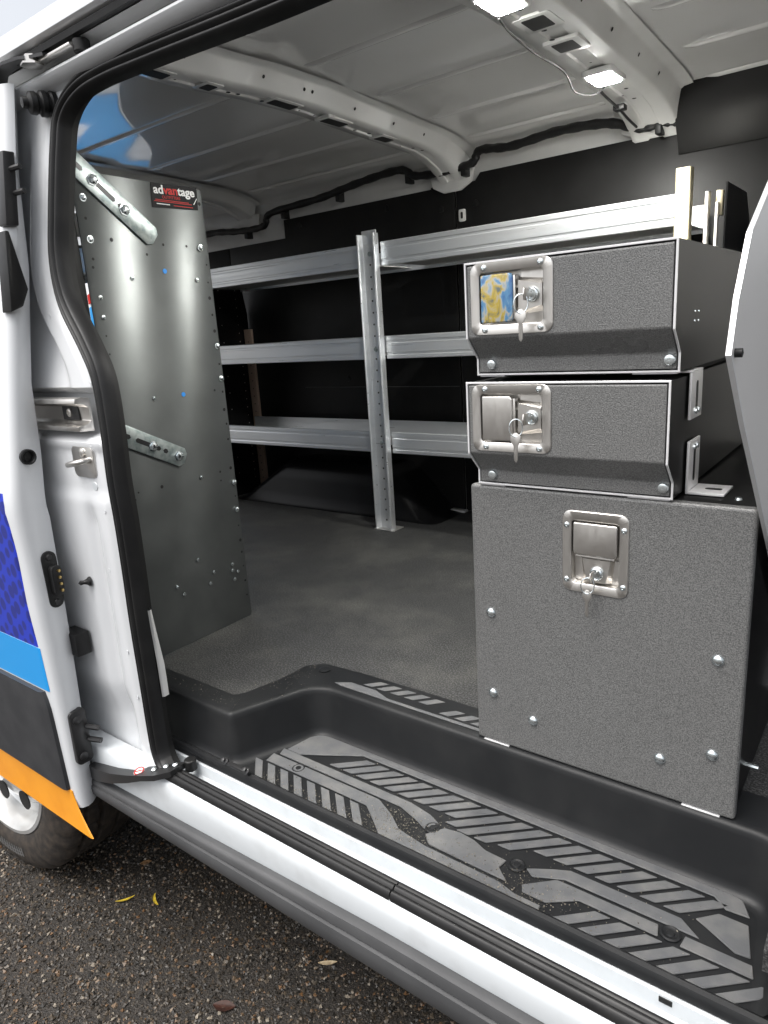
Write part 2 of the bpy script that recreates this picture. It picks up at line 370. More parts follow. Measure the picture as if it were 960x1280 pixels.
# rails and strips round the clips
pad([(-.386, -.109), (-.075, -.109), (-.030, -.117), (-.006, -.128), (-.020, -.151), (-.045, -.140), (-.085, -.1275), (-.380, -.1275)])
pad([(-.392, -.132), (-.128, -.132), (-.088, -.151), (-.055, -.174), (0, -.183), (.135, -.185), (.165, -.193), (.205, -.193), (.205, -.2035), (-.075, -.2035), (-.105, -.180), (-.138, -.1565), (-.388, -.1565)])
pad([(.008, -.132), (.035, -.127), (.062, -.130), (.088, -.140), (.126, -.142), (.122, -.160), (.145, -.179), (.005, -.177), (-.012, -.161)])
pad([(.158, -.140), (.190, -.121), (.215, -.109), (.372, -.109), (.400, -.130), (.350, -.130), (.215, -.130), (.172, -.150)])
pad([(.205, -.136), (.350, -.136), (.354, -.1555), (.246, -.1555), (.208, -.184), (.172, -.184), (.166, -.172)])
pad([(.384, -.136), (.464, -.136), (.468, -.1555), (.382, -.1555)])
for i in range(8):
    x = -.372 + i * .0345; bar(x, -.2025, -.1610, .021, -1.0)
for i in range(7):
    x = .225 + i * .0345; bar(x, -.2025, -.1605, .022, 1.1)
for cx in (-.315, -.009, .143, .367):
    c_ = lathe('retaining_clip', [(.0135, 0), (.0135, .003), (.011, .004), (.009, .0028), (.006, .0026), (.005, .0042), (.0, .0045)], (cx, -.142, .5845), (0, 0, 1), MOULD, tread, 16)
# pads on the upper flange
pad([(-.350, .016), (-.318, .034), (-.255, .034), (-.215, .020), (.02, .020), (.02, .012), (-.33, .012)], .6833, .6850, par=van)
for i in range(5): bar(-.292 + i * .034, .040, .066, .021, 1.0, z0=.6833, z1=.6850, par=van)
for i in range(4): bar(-.10 + i * .034, .026, .050, .021, 1.0, z0=.6833, z1=.6850, par=van)
lathe('retaining_clip', [(.013, 0), (.013, .003), (.010, .004), (.006, .003), (.0, .0045)], (-.405, .048, .6830), (0, 0, 1), MOULD, van, 16)
# ---- sill
def drop(x): return -.027 * min(1, max(0, -x / .75)) if x < 0 else 0
SPROF = [(-.19, .552), (-.216, .556), (-.2185, .5735), (-.2215, .575), (-.2245, .5735), (-.2255, .550), (-.2285, .547), (-.2335, .547), (-.235, .551), (-.238, .551), (-.2395, .547), (-.2455, .547), (-.2475, .5585), (-.250, .5605), (-.281, .5605), (-.2855, .558), (-.289, .552), (-.2905, .54), (-.2905, .512), (-.288, .503), (-.28, .50)]
XS_ = [-.95 + (XF + .95) * k / 24 for k in range(25)]
loft('door_sill', [[(x, y, z + (drop(x) if z < .515 else drop(x) * .5 if z < .545 else 0)) for y, z in SPROF] for x in XS_], SILL, van)
for x0, x1 in ((-.575, .001), (.0035, XF)):
    pr_ = []
    for k in range(0, 25):
        u = k / 24; y = -.2485 - .034 * u
        z = .563 + .0095 * math.sin(math.pi * min(1, max(0, u))) ** .5 + (.0035 * abs(math.sin(u * math.pi * 3)))
        pr_.append((y, z))
    sweep_x('sill_seal', pr_ + [(-.2825, .561), (-.2485, .561)], x0, x1, RUBBER, van, closed=True)
CPROF = [(-.284, .506), (-.297, .5065), (-.3035, .503), (-.306, .497), (-.307, .486), (-.3045, .4845), (-.3045, .482), (-.310, .480), (-.3120, .470), (-.3110, .449), (-.302, .434), (-.27, .426), (-.15, .43)]
XS_ = [-.80 + (XF + .80) * k / 24 for k in range(25)]
loft('rocker_cladding', [[(x, y, z + drop(x) * min(1, max(0, (z - .455) / .05))) for y, z in CPROF] for x in XS_], RUBG, van)
box('sill_slot', .376, .392, -.2262, -.2242, .562, .570, BLACK, van, .0008)
ds = box('door_stop', -.445, -.375, -.216, -.206, .5915, .598, DARKM, van, .002)
for x in (-.441, -.381): lathe('stop_bolt', [(.007, 0), (.007, .004), (.004, .006), (.004, .012), (0, .013)], (x, -.212, .597), (0, -.6, .8), DARKM, ds, 12)
# closing pieces under and behind
box('underbody', XR, XF, -.26, 1.45, .40, .43, BLACK, van)
box('inner_sill_box', -.92, XF, -.205, -.13, .43, .55, BLACK, van)
# ---- rear pillar: stamped panel
sealpts = [(1.15, -.175, 1.785), (.6, -.174, 1.793), (.2, -.174, 1.800), (-.05, -.173, 1.804), (-.215, -.173, 1.808), (-.416, -.171, 1.818), (-.561, -.170, 1.823), (-.640, -.172, 1.814), (-.690, -.177, 1.784), (-.704, -.186, 1.733), (-.714, -.204, 1.627), (-.718, -.216, 1.545), (-.695, -.226, 1.469), (-.636, -.235, 1.392), (-.602, -.241, 1.335), (-.588, -.248, 1.251), (-.584, -.254, 1.155), (-.581, -.255, 1.076), (-.583, -.255, .98), (-.587, -.255, .877), (-.588, -.255, .735), (-.589, -.255, .62), (-.580, -.257, .583), (-.560, -.262, .566)]
SP = catmull(sealpts, 6)
def xs(z):
    best = None
    for a, b in zip(SP[30:], SP[31:]):
        if (a.z - z) * (b.z - z) <= 0 and abs(a.z - b.z) > 1e-6:
            t_ = (z - a.z) / (b.z - a.z); best = a.x + (b.x - a.x) * t_
    return best
def sm(a, b, x):
    t_ = min(1, max(0, (x - a) / (b - a))); return t_ * t_ * (3 - 2 * t_)
def pillar_y(x, z, d):
    y = YB(z) + .006
    y -= .010 * sm(.03, .06, d)                                    # flange beside the seal steps outwards
    y += .020 * sm(.10, .125, d) * sm(1.25, 1.45, z) * (1 - sm(1.70, 1.78, z))   # upper channel
    y += .012 * math.exp(-((x + .70 - .02 * (z - .8)) / .018) ** 2) * sm(.52, .6, z) * (1 - sm(1.05, 1.12, z))
    y += .016 * sm(.065, .085, d) * (1 - sm(.62, .72, z + .0 * x)) * sm(.48, .5, z)
    if 1.222 < z < 1.318:
        y += .040 * sm(1.222, 1.235, z) * (1 - sm(1.303, 1.318, z)) * sm(.028, .045, d)   # catch pocket
    y += .006 * sm(1.10, 1.13, z) * (1 - sm(1.20, 1.21, z)) * sm(.03, .05, d)
    y += .010 * math.exp(-((x + .655) / .035) ** 2 - ((z - 1.79) / .045) ** 2)
    y += .008 * math.exp(-((x + .70) / .03) ** 2 - ((z - 1.70) / .03) ** 2)
    return y
rows = []
NZ = 190
for i in range(NZ + 1):
    z = .47 + (1.850 - .47) * i / NZ
    x0 = xs(max(.585, min(1.79, z))) or -.60
    if z < .585: x0 = -.585
    if z > 1.79: x0 = -.684 + (z - 1.79) * 3.2
    rows.append([(x0 - d, pillar_y(x0 - d, z, d), z) for d in [.36 * (k / 60) ** 1.15 for k in range(61)]])
loft('rear_pillar', rows, WHITE, van)
# rear quarter outer skin, inside skin, header, roof
box('quarter_panel_inner', XR, -.93, -.165, -.158, .43, 1.90, GREYP, van)
sweep_x('door_header', [(-.160, 1.812), (-.166, 1.826), (-.186, 1.833), (-.196, 1.839), (-.200, 1.846), (-.196, 1.852), (-.186, 1.855), (-.170, 1.858), (-.158, 1.866), (-.156, 1.876)], -1.15, XF, WHITE, van)
sweep_x('door_track', [(-.1575, 1.8775), (-.164, 1.880), (-.185, 1.8805), (-.1925, 1.877)], -1.14, XF, PRIMER, van)
sweep_x('roof_gutter', [(-.186, 1.8825), (-.194, 1.878), (-.202, 1.879), (-.204, 1.888), (-.198, 1.891), (-.187, 1.891)], -1.6, XF, RUBBER, van, closed=True)
sweep_x('roof_side_rail', [(-.188, 1.8925), (-.205, 1.893), (-.212, 1.898), (-.212, 1.908), (-.200, 1.925), (-.16, 1.965), (-.10, 2.01), (0, 2.055)], -1.9, XF, WHITE, van)
# header lower piece above seal behind: front of opening (B pillar), outside the frame
prism('front_pillar', [(.72, -.27), (.88, -.30), (.88, -.12), (.74, -.16)], 'Z', .50, 1.86, WHITE, van)
box('side_panel_front', .86, XF, -.24, -.22, .43, 1.12, WHITE, van)
# ---- door seal
def sweep3(name, P, prof, nrm, M, parent):
    rows = []
    for i, p in enumerate(P):
        t_ = (P[min(i + 1, len(P) - 1)] - P[max(i - 1, 0)]).normalized()
        nn = nrm(p); nn = (nn - t_ * nn.dot(t_)).normalized(); b = t_.cross(nn)
        rows.append([p + b * u + nn * h for u, h in prof])
    return loft(name, rows, M, parent, closed=True, caps=True)
def snorm(p):
    s_ = .17 if p.z > 1.1 else 0
    return Vector((0, -1, s_)).normalized()
sp = [(-.020, -.006)]
for k in range(0, 31):
    u = k / 30; sp.append((-.0185 + .037 * u, .003 + .010 * math.sin(math.pi * u) ** .6 + .0065 * abs(math.sin(u * math.pi * 3))))
sp.append((.020, -.006))
sweep3('door_seal', SP, sp, snorm, RUBBER, van)
# inner flange (body colour) inside the seal
IN = [p + Vector((.012, .030, -.0)) for p in SP[84:]]
loft('inner_pillar_trim', [[p + Vector((.010 + .005 * k, .012, 0)), p + Vector((.012 + .006 * k, .016, 0)), p + Vector((.010 + .008 * k, .020 + .006 * k, 0)), p + Vector((-.16, .08, 0))] for p in SP[100:133] if .71 < p.z < .90 for k in [min(1, (.90 - p.z) / .12)]], PRIMER, van)
loft('aperture_flange', [[p + Vector((0, .002, 0)), p + Vector((0, .028, 0))] for p in SP], BLACK, van)
# inner trim behind pillar closes gap towards the end panel
box('pillar_inner_panel', -.93, -.7965, -.165, -.128, .68, 1.80, LINER, van)
# ---- hardware on the pillar
def YP(x, z): return pillar_y(x, z, (xs(z) or -.6) - x)
for x_, z_ in ((-.645, 1.325), (-.655, 1.215), (-.64, 1.09), (-.66, .97), (-.645, .80), (-.64, .70), (-.76, 1.45), (-.75, 1.60), (-.625, .56)):
    lathe('spot_weld', [(.0042, 0), (.0040, .0006), (.0028, .0004), (0, .0002)], (x_, YP(x_, z_), z_), (0, -1, 0), WHITE, van, 12)
lathe('rubber_plug', [(.009, 0), (.008, .0015), (0, .002)], (-.668, YP(-.668, 1.135), 1.135), (0, -1, 0), SILL, van, 16)
bx_, bz_ = -.727, 1.812
lathe('door_buffer', [(.021, 0), (.022, .008), (.018, .011), (.018, .014), (.021, .017), (.021, .025), (.0165, .028), (.0165, .031), (.019, .034), (.018, .043), (.010, .047), (.009, .056), (0, .057)], (bx_, YB(bz_) + .002, bz_), (-.25, -1, -.05), RUBBER, van, 24)
# catch channel in the pocket
ct = prism('door_catch', [(-.232, 1.300), (-.250, 1.302), (-.262, 1.300), (-.264, 1.291), (-.246, 1.288), (-.238, 1.283), (-.236, 1.258), (-.244, 1.252), (-.264, 1.249), (-.262, 1.240), (-.232, 1.238)], 'X', -.88, -.672, STEEL, van, .001)
box('catch_plate', -.762, -.705, -.240, -.2365, 1.258, 1.286, DARKM, ct, .001)
lathe('catch_rivet', [(.008, 0), (.008, .003), (.005, .004), (.005, .002), (0, .002)], (-.735, -.240, 1.272), (0, -1, 0), STEEL, ct, 14)
yk = YP(-.69, 1.18)
st = prism('striker_plate', rrect(-.692, 1.181, .074, .060, .012), 'Y', yk - .004, yk + .002, STEEL, van, .001)
tube('striker_loop', catmull([(-.718, yk - .002, 1.176), (-.716, yk - .020, 1.177), (-.705, yk - .026, 1.179), (-.685, yk - .026, 1.183), (-.672, yk - .020, 1.185), (-.669, yk - .002, 1.186)], 4), .0055, STEEL, st, 10)
lathe('striker_bolt', [(.009, 0), (.009, .004), (.005, .006), (0, .006)], (-.690, yk - .003, 1.199), (0, -1, 0), STEEL, st, 14)
lathe('guide_pin', [(.010, 0), (.010, .004), (.006, .008), (.004, .014), (.005, .020), (.0, .024)], (-.735, YP(-.735, .935), .935), (-.5, -1, 0), RUBBER, van, 14)
# lower hinge arm of the door
arm = loft('door_roller_arm', [[(x, y - wy, z - h), (x, y + wy, z - h), (x, y + wy, z + h), (x, y - wy, z + h)] for x, y, z, wy, h in ((-.80, -.292, .497, .012, .016), (-.76, -.300, .507, .012, .015), (-.70, -.300, .522, .013, .012), (-.64, -.296, .542, .015, .009), (-.59, -.290, .562, .020, .006), (-.55, -.280, .574, .024, .006), (-.525, -.262, .579, .020, .006))], DARKM, van, closed=True, caps=True)
lathe('warning_sticker', [(.011, 0), (.011, .0006), (0, .0006)], (-.612, -.296, .5625), (0, -.25, 1), STKWHT, arm, 20)
tube('warning_ring', [(-.612 + .0092 * math.cos(a), -.296 + .0092 * math.sin(a), .5632 + .0023 * math.sin(a)) for a in [2 * math.pi * k / 24 for k in range(25)]], .0013, RED, arm, 6)
tube('warning_bar', [(-.619, -.302, .5620), (-.606, -.291, .5646)], .0012, RED, arm, 6)
for x, y, z in ((-.575, -.285, .573), (-.552, -.272, .581), (-.535, -.262, .585)): lathe('arm_bolt', [(.006, 0), (.006, .003), (.003, .005), (0, .005)], (x, y, z), (0, -.2, 1), ZINC, arm, 12)
lathe('roller', [(.010, -.012), (.012, -.010), (.012, .010), (.010, .012)], (-.520, -.238, .578), (0, 0, 1), RUBBER, arm, 16)
# top roller arm bracket
tb = loft('upper_roller_bracket', [[(x, y, z), (x, y + .03, z + .006), (x, y + .03, z + .012), (x, y, z + .005)] for x, y, z in ((-.83, -.235, 1.770), (-.825, -.238, 1.830), (-.805, -.235, 1.862), (-.775, -.230, 1.874), (-.735, -.222, 1.874), (-.705, -.215, 1.870), (-.675, -.210, 1.868))], DARKM, van, closed=True, caps=True)
lathe('roller_nut', [(.012, -.012), (.012, .0), (.020, .001), (.020, .004), (.010, .006), (0, .006)], (-.715, -.208, 1.866), (0, 0, -1), STEEL, tb, 6)
lathe('upper_roller', [(.012, -.010), (.014, -.008), (.014, .008), (.012, .010)], (-.595, -.186, 1.866), (0, 0, 1), RUBBER, tb, 16)
box('roller_link', -.70, -.60, -.206, -.190, 1.864, 1.870, STEEL, tb, .002)
# ---- sliding door standing open
def lerp_list(z, L=((.43, .046), (.55, .048), (.8, .060), (1.07, .074), (1.2, .066), (1.33, .050), (1.54, .047), (1.70, .030), (1.9, .028))):
    for (a, va), (b, vb) in zip(L, L[1:]):
        if a <= z <= b: return va + (vb - va) * (z - a) / (b - a)
    return L[-1][1]
def YD(z): return (-.345 - .015 * min(1, (z - .4) / .7)) if z <= 1.1 else -.36 + .175 * (z - 1.1)
door = empty('sliding_door', (-1.2, -.33, .9), parent=van)
rows = []
for i in range(61):
    z = .43 + 1.42 * i / 60; yo = YD(z)
    wv = .004 * math.sin((z - .6) * 7)
    th = lerp_list(z)
    rows.append([(-2.0, yo, z), (-1.4, yo, z), (-.815 + wv, yo, z), (-.797 + wv, yo + .002, z), (-.787 + wv, yo + .008, z), (-.783 + wv, yo + .018, z), (-.786 + wv, yo + th * .66, z), (-.798 + wv, yo + th, z), (-.815 + wv, yo + th * 1.03, z), (-.84, yo + min(.05, th), z), (-.87, yo + .035, z), (-2.0, yo + .035, z)])
loft('door_shell', rows, WHITE, door, closed=True, caps=True)
def decal(nm, M, z0, z1, xr, off, nz=14, xl=-2.0, thick=True):
    rows = []
    for i in range(nz + 1):
        z = z0 + (z1 - z0) * i / nz; y = YD(max(.4, z)) - off; x1_ = xr(z)
        rows.append([(xl, y + off + .0005, z), (xl, y, z), (x1_ - .012, y, z), (x1_ - .002, y + off * .3, z), (x1_, y + off + .0005, z)])
    return loft(nm, rows, M, door, closed=True, caps=True)
decal('blue_graphic', BLUE, .812, 1.13, lambda z: -.800 - .42 * max(0, z - 1.0) ** 1.5 - .012 * (1 - abs(z - .9) / .25), .0012)
decal('cyan_graphic', CYAN, .712, .810, lambda z: -.803, .0012, 5)
cm = decal('side_moulding', CHAR, .474, .708, lambda z: -.812 - .03 * max(0, (z - .66) / .05) ** 2 * .4, .010, 12)
decal('orange_graphic', ORANGE, .372, .472, lambda z: -.805 + .05 * max(0, (.472 - z) / .1) ** 1.6, .003, 10)
decal('yellow_graphic', YELL, 1.27, 1.38, lambda z: -.835 - 4 * (z - 1.32) ** 2, .0012, 8)
YE = -.318
cp = prism('contact_plate', rrect(-.312, .948, .030, .118, .0145), 'X', -.788, -.779, RUBBER, door, .0015)
cb = prism('contact_block', rrect(-.309, .948, .020, .062, .008), 'X', -.780, -.764, RUBBER, door, .002)
for k in range(4): lathe('contact_pin', [(.003, 0), (.003, .004), (0, .005)], (-.764, -.306, .968 - k * .0135), (1, 0, 0), BRASS, cb, 8)
for z in (.995, .901): lathe('plate_screw', [(.006, 0), (.005, .003), (0, .003)], (-.779, -.312, z), (1, 0, 0), DARKM, cp, 12)
lathe('door_grommet', [(.015, -.004), (.015, .003), (.012, .004), (.010, .002), (.009, -.006), (0, -.006)], (-.783, -.312, 1.196), (1, 0, 0), RUBBER, door, 20)
hp = prism('hinge_plate', rrect(-.318, .598, .036, .125, .010), 'X', -.789, -.776, DARKM, door, .002)
for z in (.64, .555): lathe('hinge_bolt', [(.009, 0), (.009, .004), (.006, .006), (0, .006)], (-.776, -.322, z), (1, 0, 0), DARKM, hp, 12)
for z in (.615, .585): tube('hinge_stud', [(-.778, -.303, z), (-.752, -.290, z - .003)], .006, DARKM, hp, 8)
box('rubber_stop', -.826, -.770, -.296, -.264, .772, .822, RUBBER, door, .003)
lp = prism('upper_latch', [(-.276, 1.61), (-.252, 1.61), (-.236, 1.735), (-.258, 1.735)], 'X', -.800, -.772, DARKM, door, .003)
for z in (1.705, 1.665): tube('latch_pin', [(-.775, -.250, z), (-.752, -.242, z + .002)], .0050, DARKM, lp, 8)
prism('wedge_guide', [(-.300, 1.46), (-.275, 1.47), (-.260, 1.50), (-.276, 1.60), (-.284, 1.60)], 'X', -.800, -.765, RUBBER, door, .003)
# orange lower corner of the body behind the door
prism('body_orange_corner', [(-.835, .40), (-.775, .470), (-.790, .480), (-.815, .535), (-.860, .535), (-.87, .40)], 'Y', -.278, -.262, ORANGE, van, .002)
# ---- rear wheel
WC = Vector((-1.345, -.19, .405)); RO = .405
wheel = empty('wheel', (WC.x, WC.y, 0), parent=van)
# (radius, outward offset)
tp = [(.285, -.085), (.287, -.112), (.298, -.119), (.32, -.123), (.345, -.124), (.366, -.120), (.384, -.112), (.395, -.102), (.400, -.094), (.402, -.080), (.402, -.074), (.390, -.072), (.390, -.062), (.403, -.060), (.404, -.034), (.392, -.032), (.392, -.020), (.405, -.018), (.405, .020), (.396, .022), (.396, .030), (.404, .032), (.403, .064), (.394, .066), (.394, .072), (.402, .074), (.400, .094), (.384, .112), (.345, .124), (.29, .112), (.285, .085)]
def tmod(j, k):
    if 8 <= j <= 10 or 13 <= j <= 14: return -.008 if (k + (j > 10)) % 5 == 0 else 0
    if 5 <= j <= 7: return -.006 if k % 5 < 2 else 0
    if 17 <= j <= 18: return -.004 if k % 7 == 0 else 0
    return 0
lathe('tyre', tp, WC, (0, 1, 0), TYRE, wheel, 200, tmod, caps=False)
rim = lathe('rim', [(.288, -.108), (.286, -.116), (.276, -.117), (.270, -.108), (.262, -.096), (.255, -.060), (.240, -.048), (.215, -.070), (.19, -.082), (.15, -.080), (.11, -.070), (.08, -.068), (.075, -.09), (0, -.092), (0, -.05), (.25, -.02), (.284, .07)], WC, (0, 1, 0), RIM, wheel, 72, caps=False)
for k in range(10):
    a = 2 * math.pi * (k + .2) / 10; c_ = Vector((WC.x + .205 * math.cos(a), WC.y - .0850, WC.z + .205 * math.sin(a)))
    lathe('rim_slot', [(.0, 0), (.026, -.002), (.028, .002), (.0, .002)], c_, (0.0, -1, 0), BLACK, rim, 18)
for k in range(26):     # tread-pattern band printed on the sidewall
    a = R(222 + k * 2.6)
    V = []
    for dr, da in ((.322, 0), (.348, 0), (.348, 1.0), (.322, 1.0)):
        aa = a + R(da); V.append((WC.x + dr * math.cos(aa), WC.y - .1252, WC.z + dr * math.sin(aa)))
    mk('sidewall_mark', V, [(0, 1, 2, 3)], TYREP, wheel)
for z0_, rr_ in ((0, .333), (1, .342)):
    V = []
    for k in range(40):
        a = R(222 + k * 66 / 39)
        for dr in (0, .0022): V.append((WC.x + (rr_ + dr) * math.cos(a), WC.y - .1256, WC.z + (rr_ + dr) * math.sin(a)))
    mk('sidewall_ring', V, [(2 * k, 2 * k + 1, 2 * k + 3, 2 * k + 2) for k in range(39)], TYREP, wheel)
box('wheel_arch_liner', -1.9, -.80, -.04, .0, .38, .68, BLACK, van)
prism('arch_front', [(-.255, .40), (-.26, .52), (.0, .52), (.0, .40)], 'X', -.86, -.80, BLACK, van)
# ---- roof
RP = [(-.158, 1.822), (-.150, 1.880), (-.132, 1.925), (-.08, 1.965), (.05, 1.991), (.12, 1.994), (.30, 1.999), (.34, 2.006), (.60, 2.009), (.64, 2.002), (.86, 2.000), (.90, 1.996), (1.10, 1.992), (1.22, 1.982), (1.29, 1.966), (1.325, 1.950), (1.342, 1.942)]
sweep_x('roof_panel', RP, XR, XF, GREYP, van)
sweep_x('roof_outer_skin', [(-.02, 2.055), (.3, 2.08), (.9, 2.08), (1.3, 2.03), (1.36, 1.97)], XR, XF, WHITE, van)
sweep_x('outer_side_skin', [(1.37, 1.96), (1.42, 1.85), (1.45, 1.2), (1.45, .43)], XR, .55, WHITE, van)
def rz(y):
    for (a, za), (b, zb) in zip(RP, RP[1:]):
        if a <= y <= b and b > a: return za + (zb - za) * (y - a) / (b - a)
    return 1.95
for y0 in (.16, .47, .76, 1.02, 1.24):
    for x0, x1 in ((-2.5, -1.98), (-1.74, -.92), (-.69, -.23), (.03, 1.1)):
        z = rz(y0)
        P = []
        for k in range(9):
            t_ = k / 8; P.append((x0 + .02 * (t_ > 0) * 0 + (x1 - x0) * t_, y0, z))
        rows = []
        for k, xx in enumerate([x0, x0 + .012, x0 + .03, x1 - .03, x1 - .012, x1]):
            h = (0, .004, .007, .007, .004, 0)[k]
            rows.append([(xx, y0 - .013, z + .001), (xx, y0 - .008, z - h * .7), (xx, y0, z - h), (xx, y0 + .008, z - h * .7), (xx, y0 + .013, z + .001)])
        loft('roof_rib', rows, GREYP, van)
def bow(xc, hw, fl_, dep, droop=.06):
    ys = [-.105, -.06, 0, .1, .25, .4, .6, .8, 1.0, 1.12, 1.19, 1.25, 1.30, 1.325]
    rows = []
    for y in ys:
        zt = rz(y) - .002; zb = zt - dep
        if y > 1.12: zb -= droop * ((y - 1.12) / .2) ** 1.5
        if y < .0: zb -= .05 * ((0 - y) / .1) ** 1.5
        k = .88 if (.3 < y < 1.1) else 1.0
        rows.append([(xc - fl_, y, zt - .003), (xc - hw - .022, y, zt - .006), (xc - hw - .004, y, zb + .006), (xc - hw + .004, y, zb), (xc - hw * .35, y, zb), (xc - hw * .28, y, zb + .004), (xc + hw * .28, y, zb + .004), (xc + hw * .35, y, zb), (xc + hw - .004, y, zb), (xc + hw + .004, y, zb + .006), (xc + hw + .022, y, zt - .010), (xc + hw + .030, y, zt - .006), (xc + fl_, y, zt - .0035)])
    return loft('roof_bow', rows, GREYP if xc < -.5 else PRIMER, van)
def bz(y, dep): return rz(y) - .002 - dep
b1 = bow(-.805, .045, .098, .048, .035); b2 = bow(-.118, .064, .118, .050, .025); b3 = bow(-1.86, .045, .098, .040, .02)
for bo, xc, hw, dep, ys in ((b1, -.805, .045, .048, ((.12, .05), (.26, .03), (.50, .085), (.70, .085), (.93, .06))), (b2, -.118, .064, .05, ((.525, .06), (.667, .055), (.23, .06)))):
    for y, ln in ys:
        z = bz(y, dep)
        fr = prism('slot_rim', rrect(xc, y, hw * 1.25, ln + .022, .006), 'Z', z - .0015, z + .006, PRIMER if bo is b2 else GREYP, bo, .0006)
        prism('slot', rrect(xc, y, hw * .75, ln, .004), 'Z', z - .0022, z + .004, BLACK, bo)
hz = 0
HV = []; HF = []
def disc(V, F, c, a, b, r, n_=8):
    o = len(V)
    for k in range(n_): V.append(Vector(c) + Vector(a) * r * math.cos(2 * math.pi * k / n_) + Vector(b) * r * math.sin(2 * math.pi * k / n_))
    F.append(list(range(o, o + n_)))
for bo, xc, hw, dep in ((b1, -.805, .045, .048), (b2, -.118, .064, .05)):
    V = []; F = []
    for y in (.06, .17, .33, .36, .44, .57, .62, .80, .86, 1.03, 1.08, 1.12):
        z = bz(y, dep); disc(V, F, (xc + random.uniform(-.3, .3) * hw, y, z - .0012), (1, 0, 0), (0, 1, 0), random.choice((.003, .004, .006)))
    for y in (.15, .38, .52, .55, .72, .9, 1.06):
        z = bz(y, dep); s_ = Vector((.018, 0, dep - .016)).normalized()
        disc(V, F, Vector((xc + hw + .0145, y, z + .024)) + Vector((.0012, 0, -.0006)), (0, 1, 0), s_, .0045)
    h_ = mk('bolt_holes', V, F, BLACK, bo); h_['kind'] = 'stuff'
# lamps on the second bow
for y in (.366, .894):
    z = bz(y, .05)
    lf = prism('interior_lamp', rrect(-.118, y, .075, .105, .010), 'Z', z - .010, z + .003, STKWHT, b2, .002)
    prism('lamp_lens', rrect(-.118, y, .058, .085, .008), 'Z', z - .0125, z - .0095, LAMP, b2, .0008)
tube('lamp_cable', catmull([(-.150, .42, 1.944), (-.175, .52, 1.950), (-.185, .65, 1.949), (-.180, .80, 1.945), (-.192, .90, 1.925), (-.165, .96, 1.925), (-.130, .95, 1.938)], 5), .0022, RUBBER, b2, 8)
tube('lamp_cable', catmull([(-.155, .97, 1.933), (-.160, 1.04, 1.93), (-.150, 1.10, 1.915), (-.152, 1.18, 1.905), (-.155, 1.26, 1.90)], 5), .0035, RUBBER, b2, 8)
box('cable_plug', -.165, -.135, 1.09, 1.12, 1.912, 1.926, RUBBER, b2, .003)
for bo, xc, hw, dz in ((b1, -.805, .045, .006), (b2, -.118, .064, .046), (b3, -1.86, .045, 0)):
    prism('bow_foot', [(xc - hw - .045, 1.905 + dz), (xc - hw - .035, 1.855 + dz), (xc - .035, 1.832 + dz), (xc + .035, 1.832 + dz), (xc + hw + .035, 1.855 + dz), (xc + hw + .045, 1.905 + dz)], 'Y', 1.316, 1.327, PRIMER, bo, .004)
# ---- far wall
box('side_panel', XR, .55, 1.345, 1.352, .66, 1.96, PRIMER, van)
pl = prism('wall_liner', [(-1.995, .685), (-.803, .685), (-.803, 1.868), (-.90, 1.868), (-.90, 1.862), (-1.64, 1.862), (-1.64, 1.79), (-1.995, 1.79)], 'Y', 1.329, 1.338, LINER, van, .001)
prism('wall_liner', [(-.797, .685), (.55, .685), (.55, 1.885), (-.70, 1.885), (-.72, 1.862), (-.797, 1.862)], 'Y', 1.329, 1.338, LINER, van, .001)
prism('wall_liner', [(XR, .685), (-2.0, .685), (-2.0, 1.79), (XR, 1.79)], 'Y', 1.329, 1.338, LINER, van, .001)
box('liner_seam_strip', -1.6, -.81, 1.3275, 1.330, 1.1645, 1.1668, RUBG, van)
for x, z in ((-1.55, 1.83), (-1.1, 1.83), (-.86, 1.79), (-.72, 1.79), (-.55, 1.20), (-1.35, 1.20), (-.9, .75), (-.5, .8)): lathe('liner_clip', [(.012, 0), (.011, .003), (0, .004)], (x, 1.329, z), (0, -1, 0), LINER, van, 14)
tabv = prism('tie_tab', rrect(-.772, 1.758, .026, .040, .005), 'Y', 1.322, 1.329, PRIMER, van, .001); prism('tab_slot', rrect(-.772, 1.758, .009, .022, .004), 'Y', 1.321, 1.324, BLACK, tabv)
tabv = prism('tie_tab', rrect(-1.72, 1.695, .03, .035, .005), 'Y', 1.322, 1.329, PRIMER, van, .001); prism('tab_slot', rrect(-1.72, 1.695, .012, .018, .004), 'Y', 1.321, 1.324, BLACK, tabv)
prism('cant_liner', [(1.235, 1.975), (1.255, 1.985), (1.335, 1.83), (1.325, 1.818)], 'X', -.055, .55, LINER, van, .002)
box('foot_bracket', -.86, -.79, 1.30, 1.328, .681, .690, PRIMER, van, .001)
# wiring harness
hp_ = [(-2.3, 1.30, 1.85), (-2.055, 1.29, 1.86), (-1.87, 1.29, 1.845), (-1.72, 1.29, 1.847), (-1.664, 1.285, 1.889), (-1.392, 1.288, 1.905), (-1.188, 1.28, 1.926), (-1.002, 1.285, 1.938), (-.934, 1.29, 1.908), (-.801, 1.29, 1.902), (-.707, 1.29, 1.91), (-.669, 1.28, 1.940), (-.559, 1.285, 1.932), (-.397, 1.28, 1.942), (-.248, 1.285, 1.933), (-.154, 1.29, 1.903), (-.09, 1.29, 1.905), (-.045, 1.30, 1.900)]
tube('wiring_harness', catmull(hp_, 8), .0135, RUBBER, van, 10, rf=lambda i: 1 + .10 * math.sin(i * 1.9))
for x, y, z in ((-1.60, 1.29, 1.885), (-1.30, 1.29, 1.905), (-.97, 1.29, 1.915), (-.74, 1.29, 1.90), (-.10, 1.285, 1.90), (-1.83, 1.29, 1.835)): box('harness_clip', x - .009, x + .009, y - .008, y + .03, z - .026, z + .014, RUBBER, van, .003)
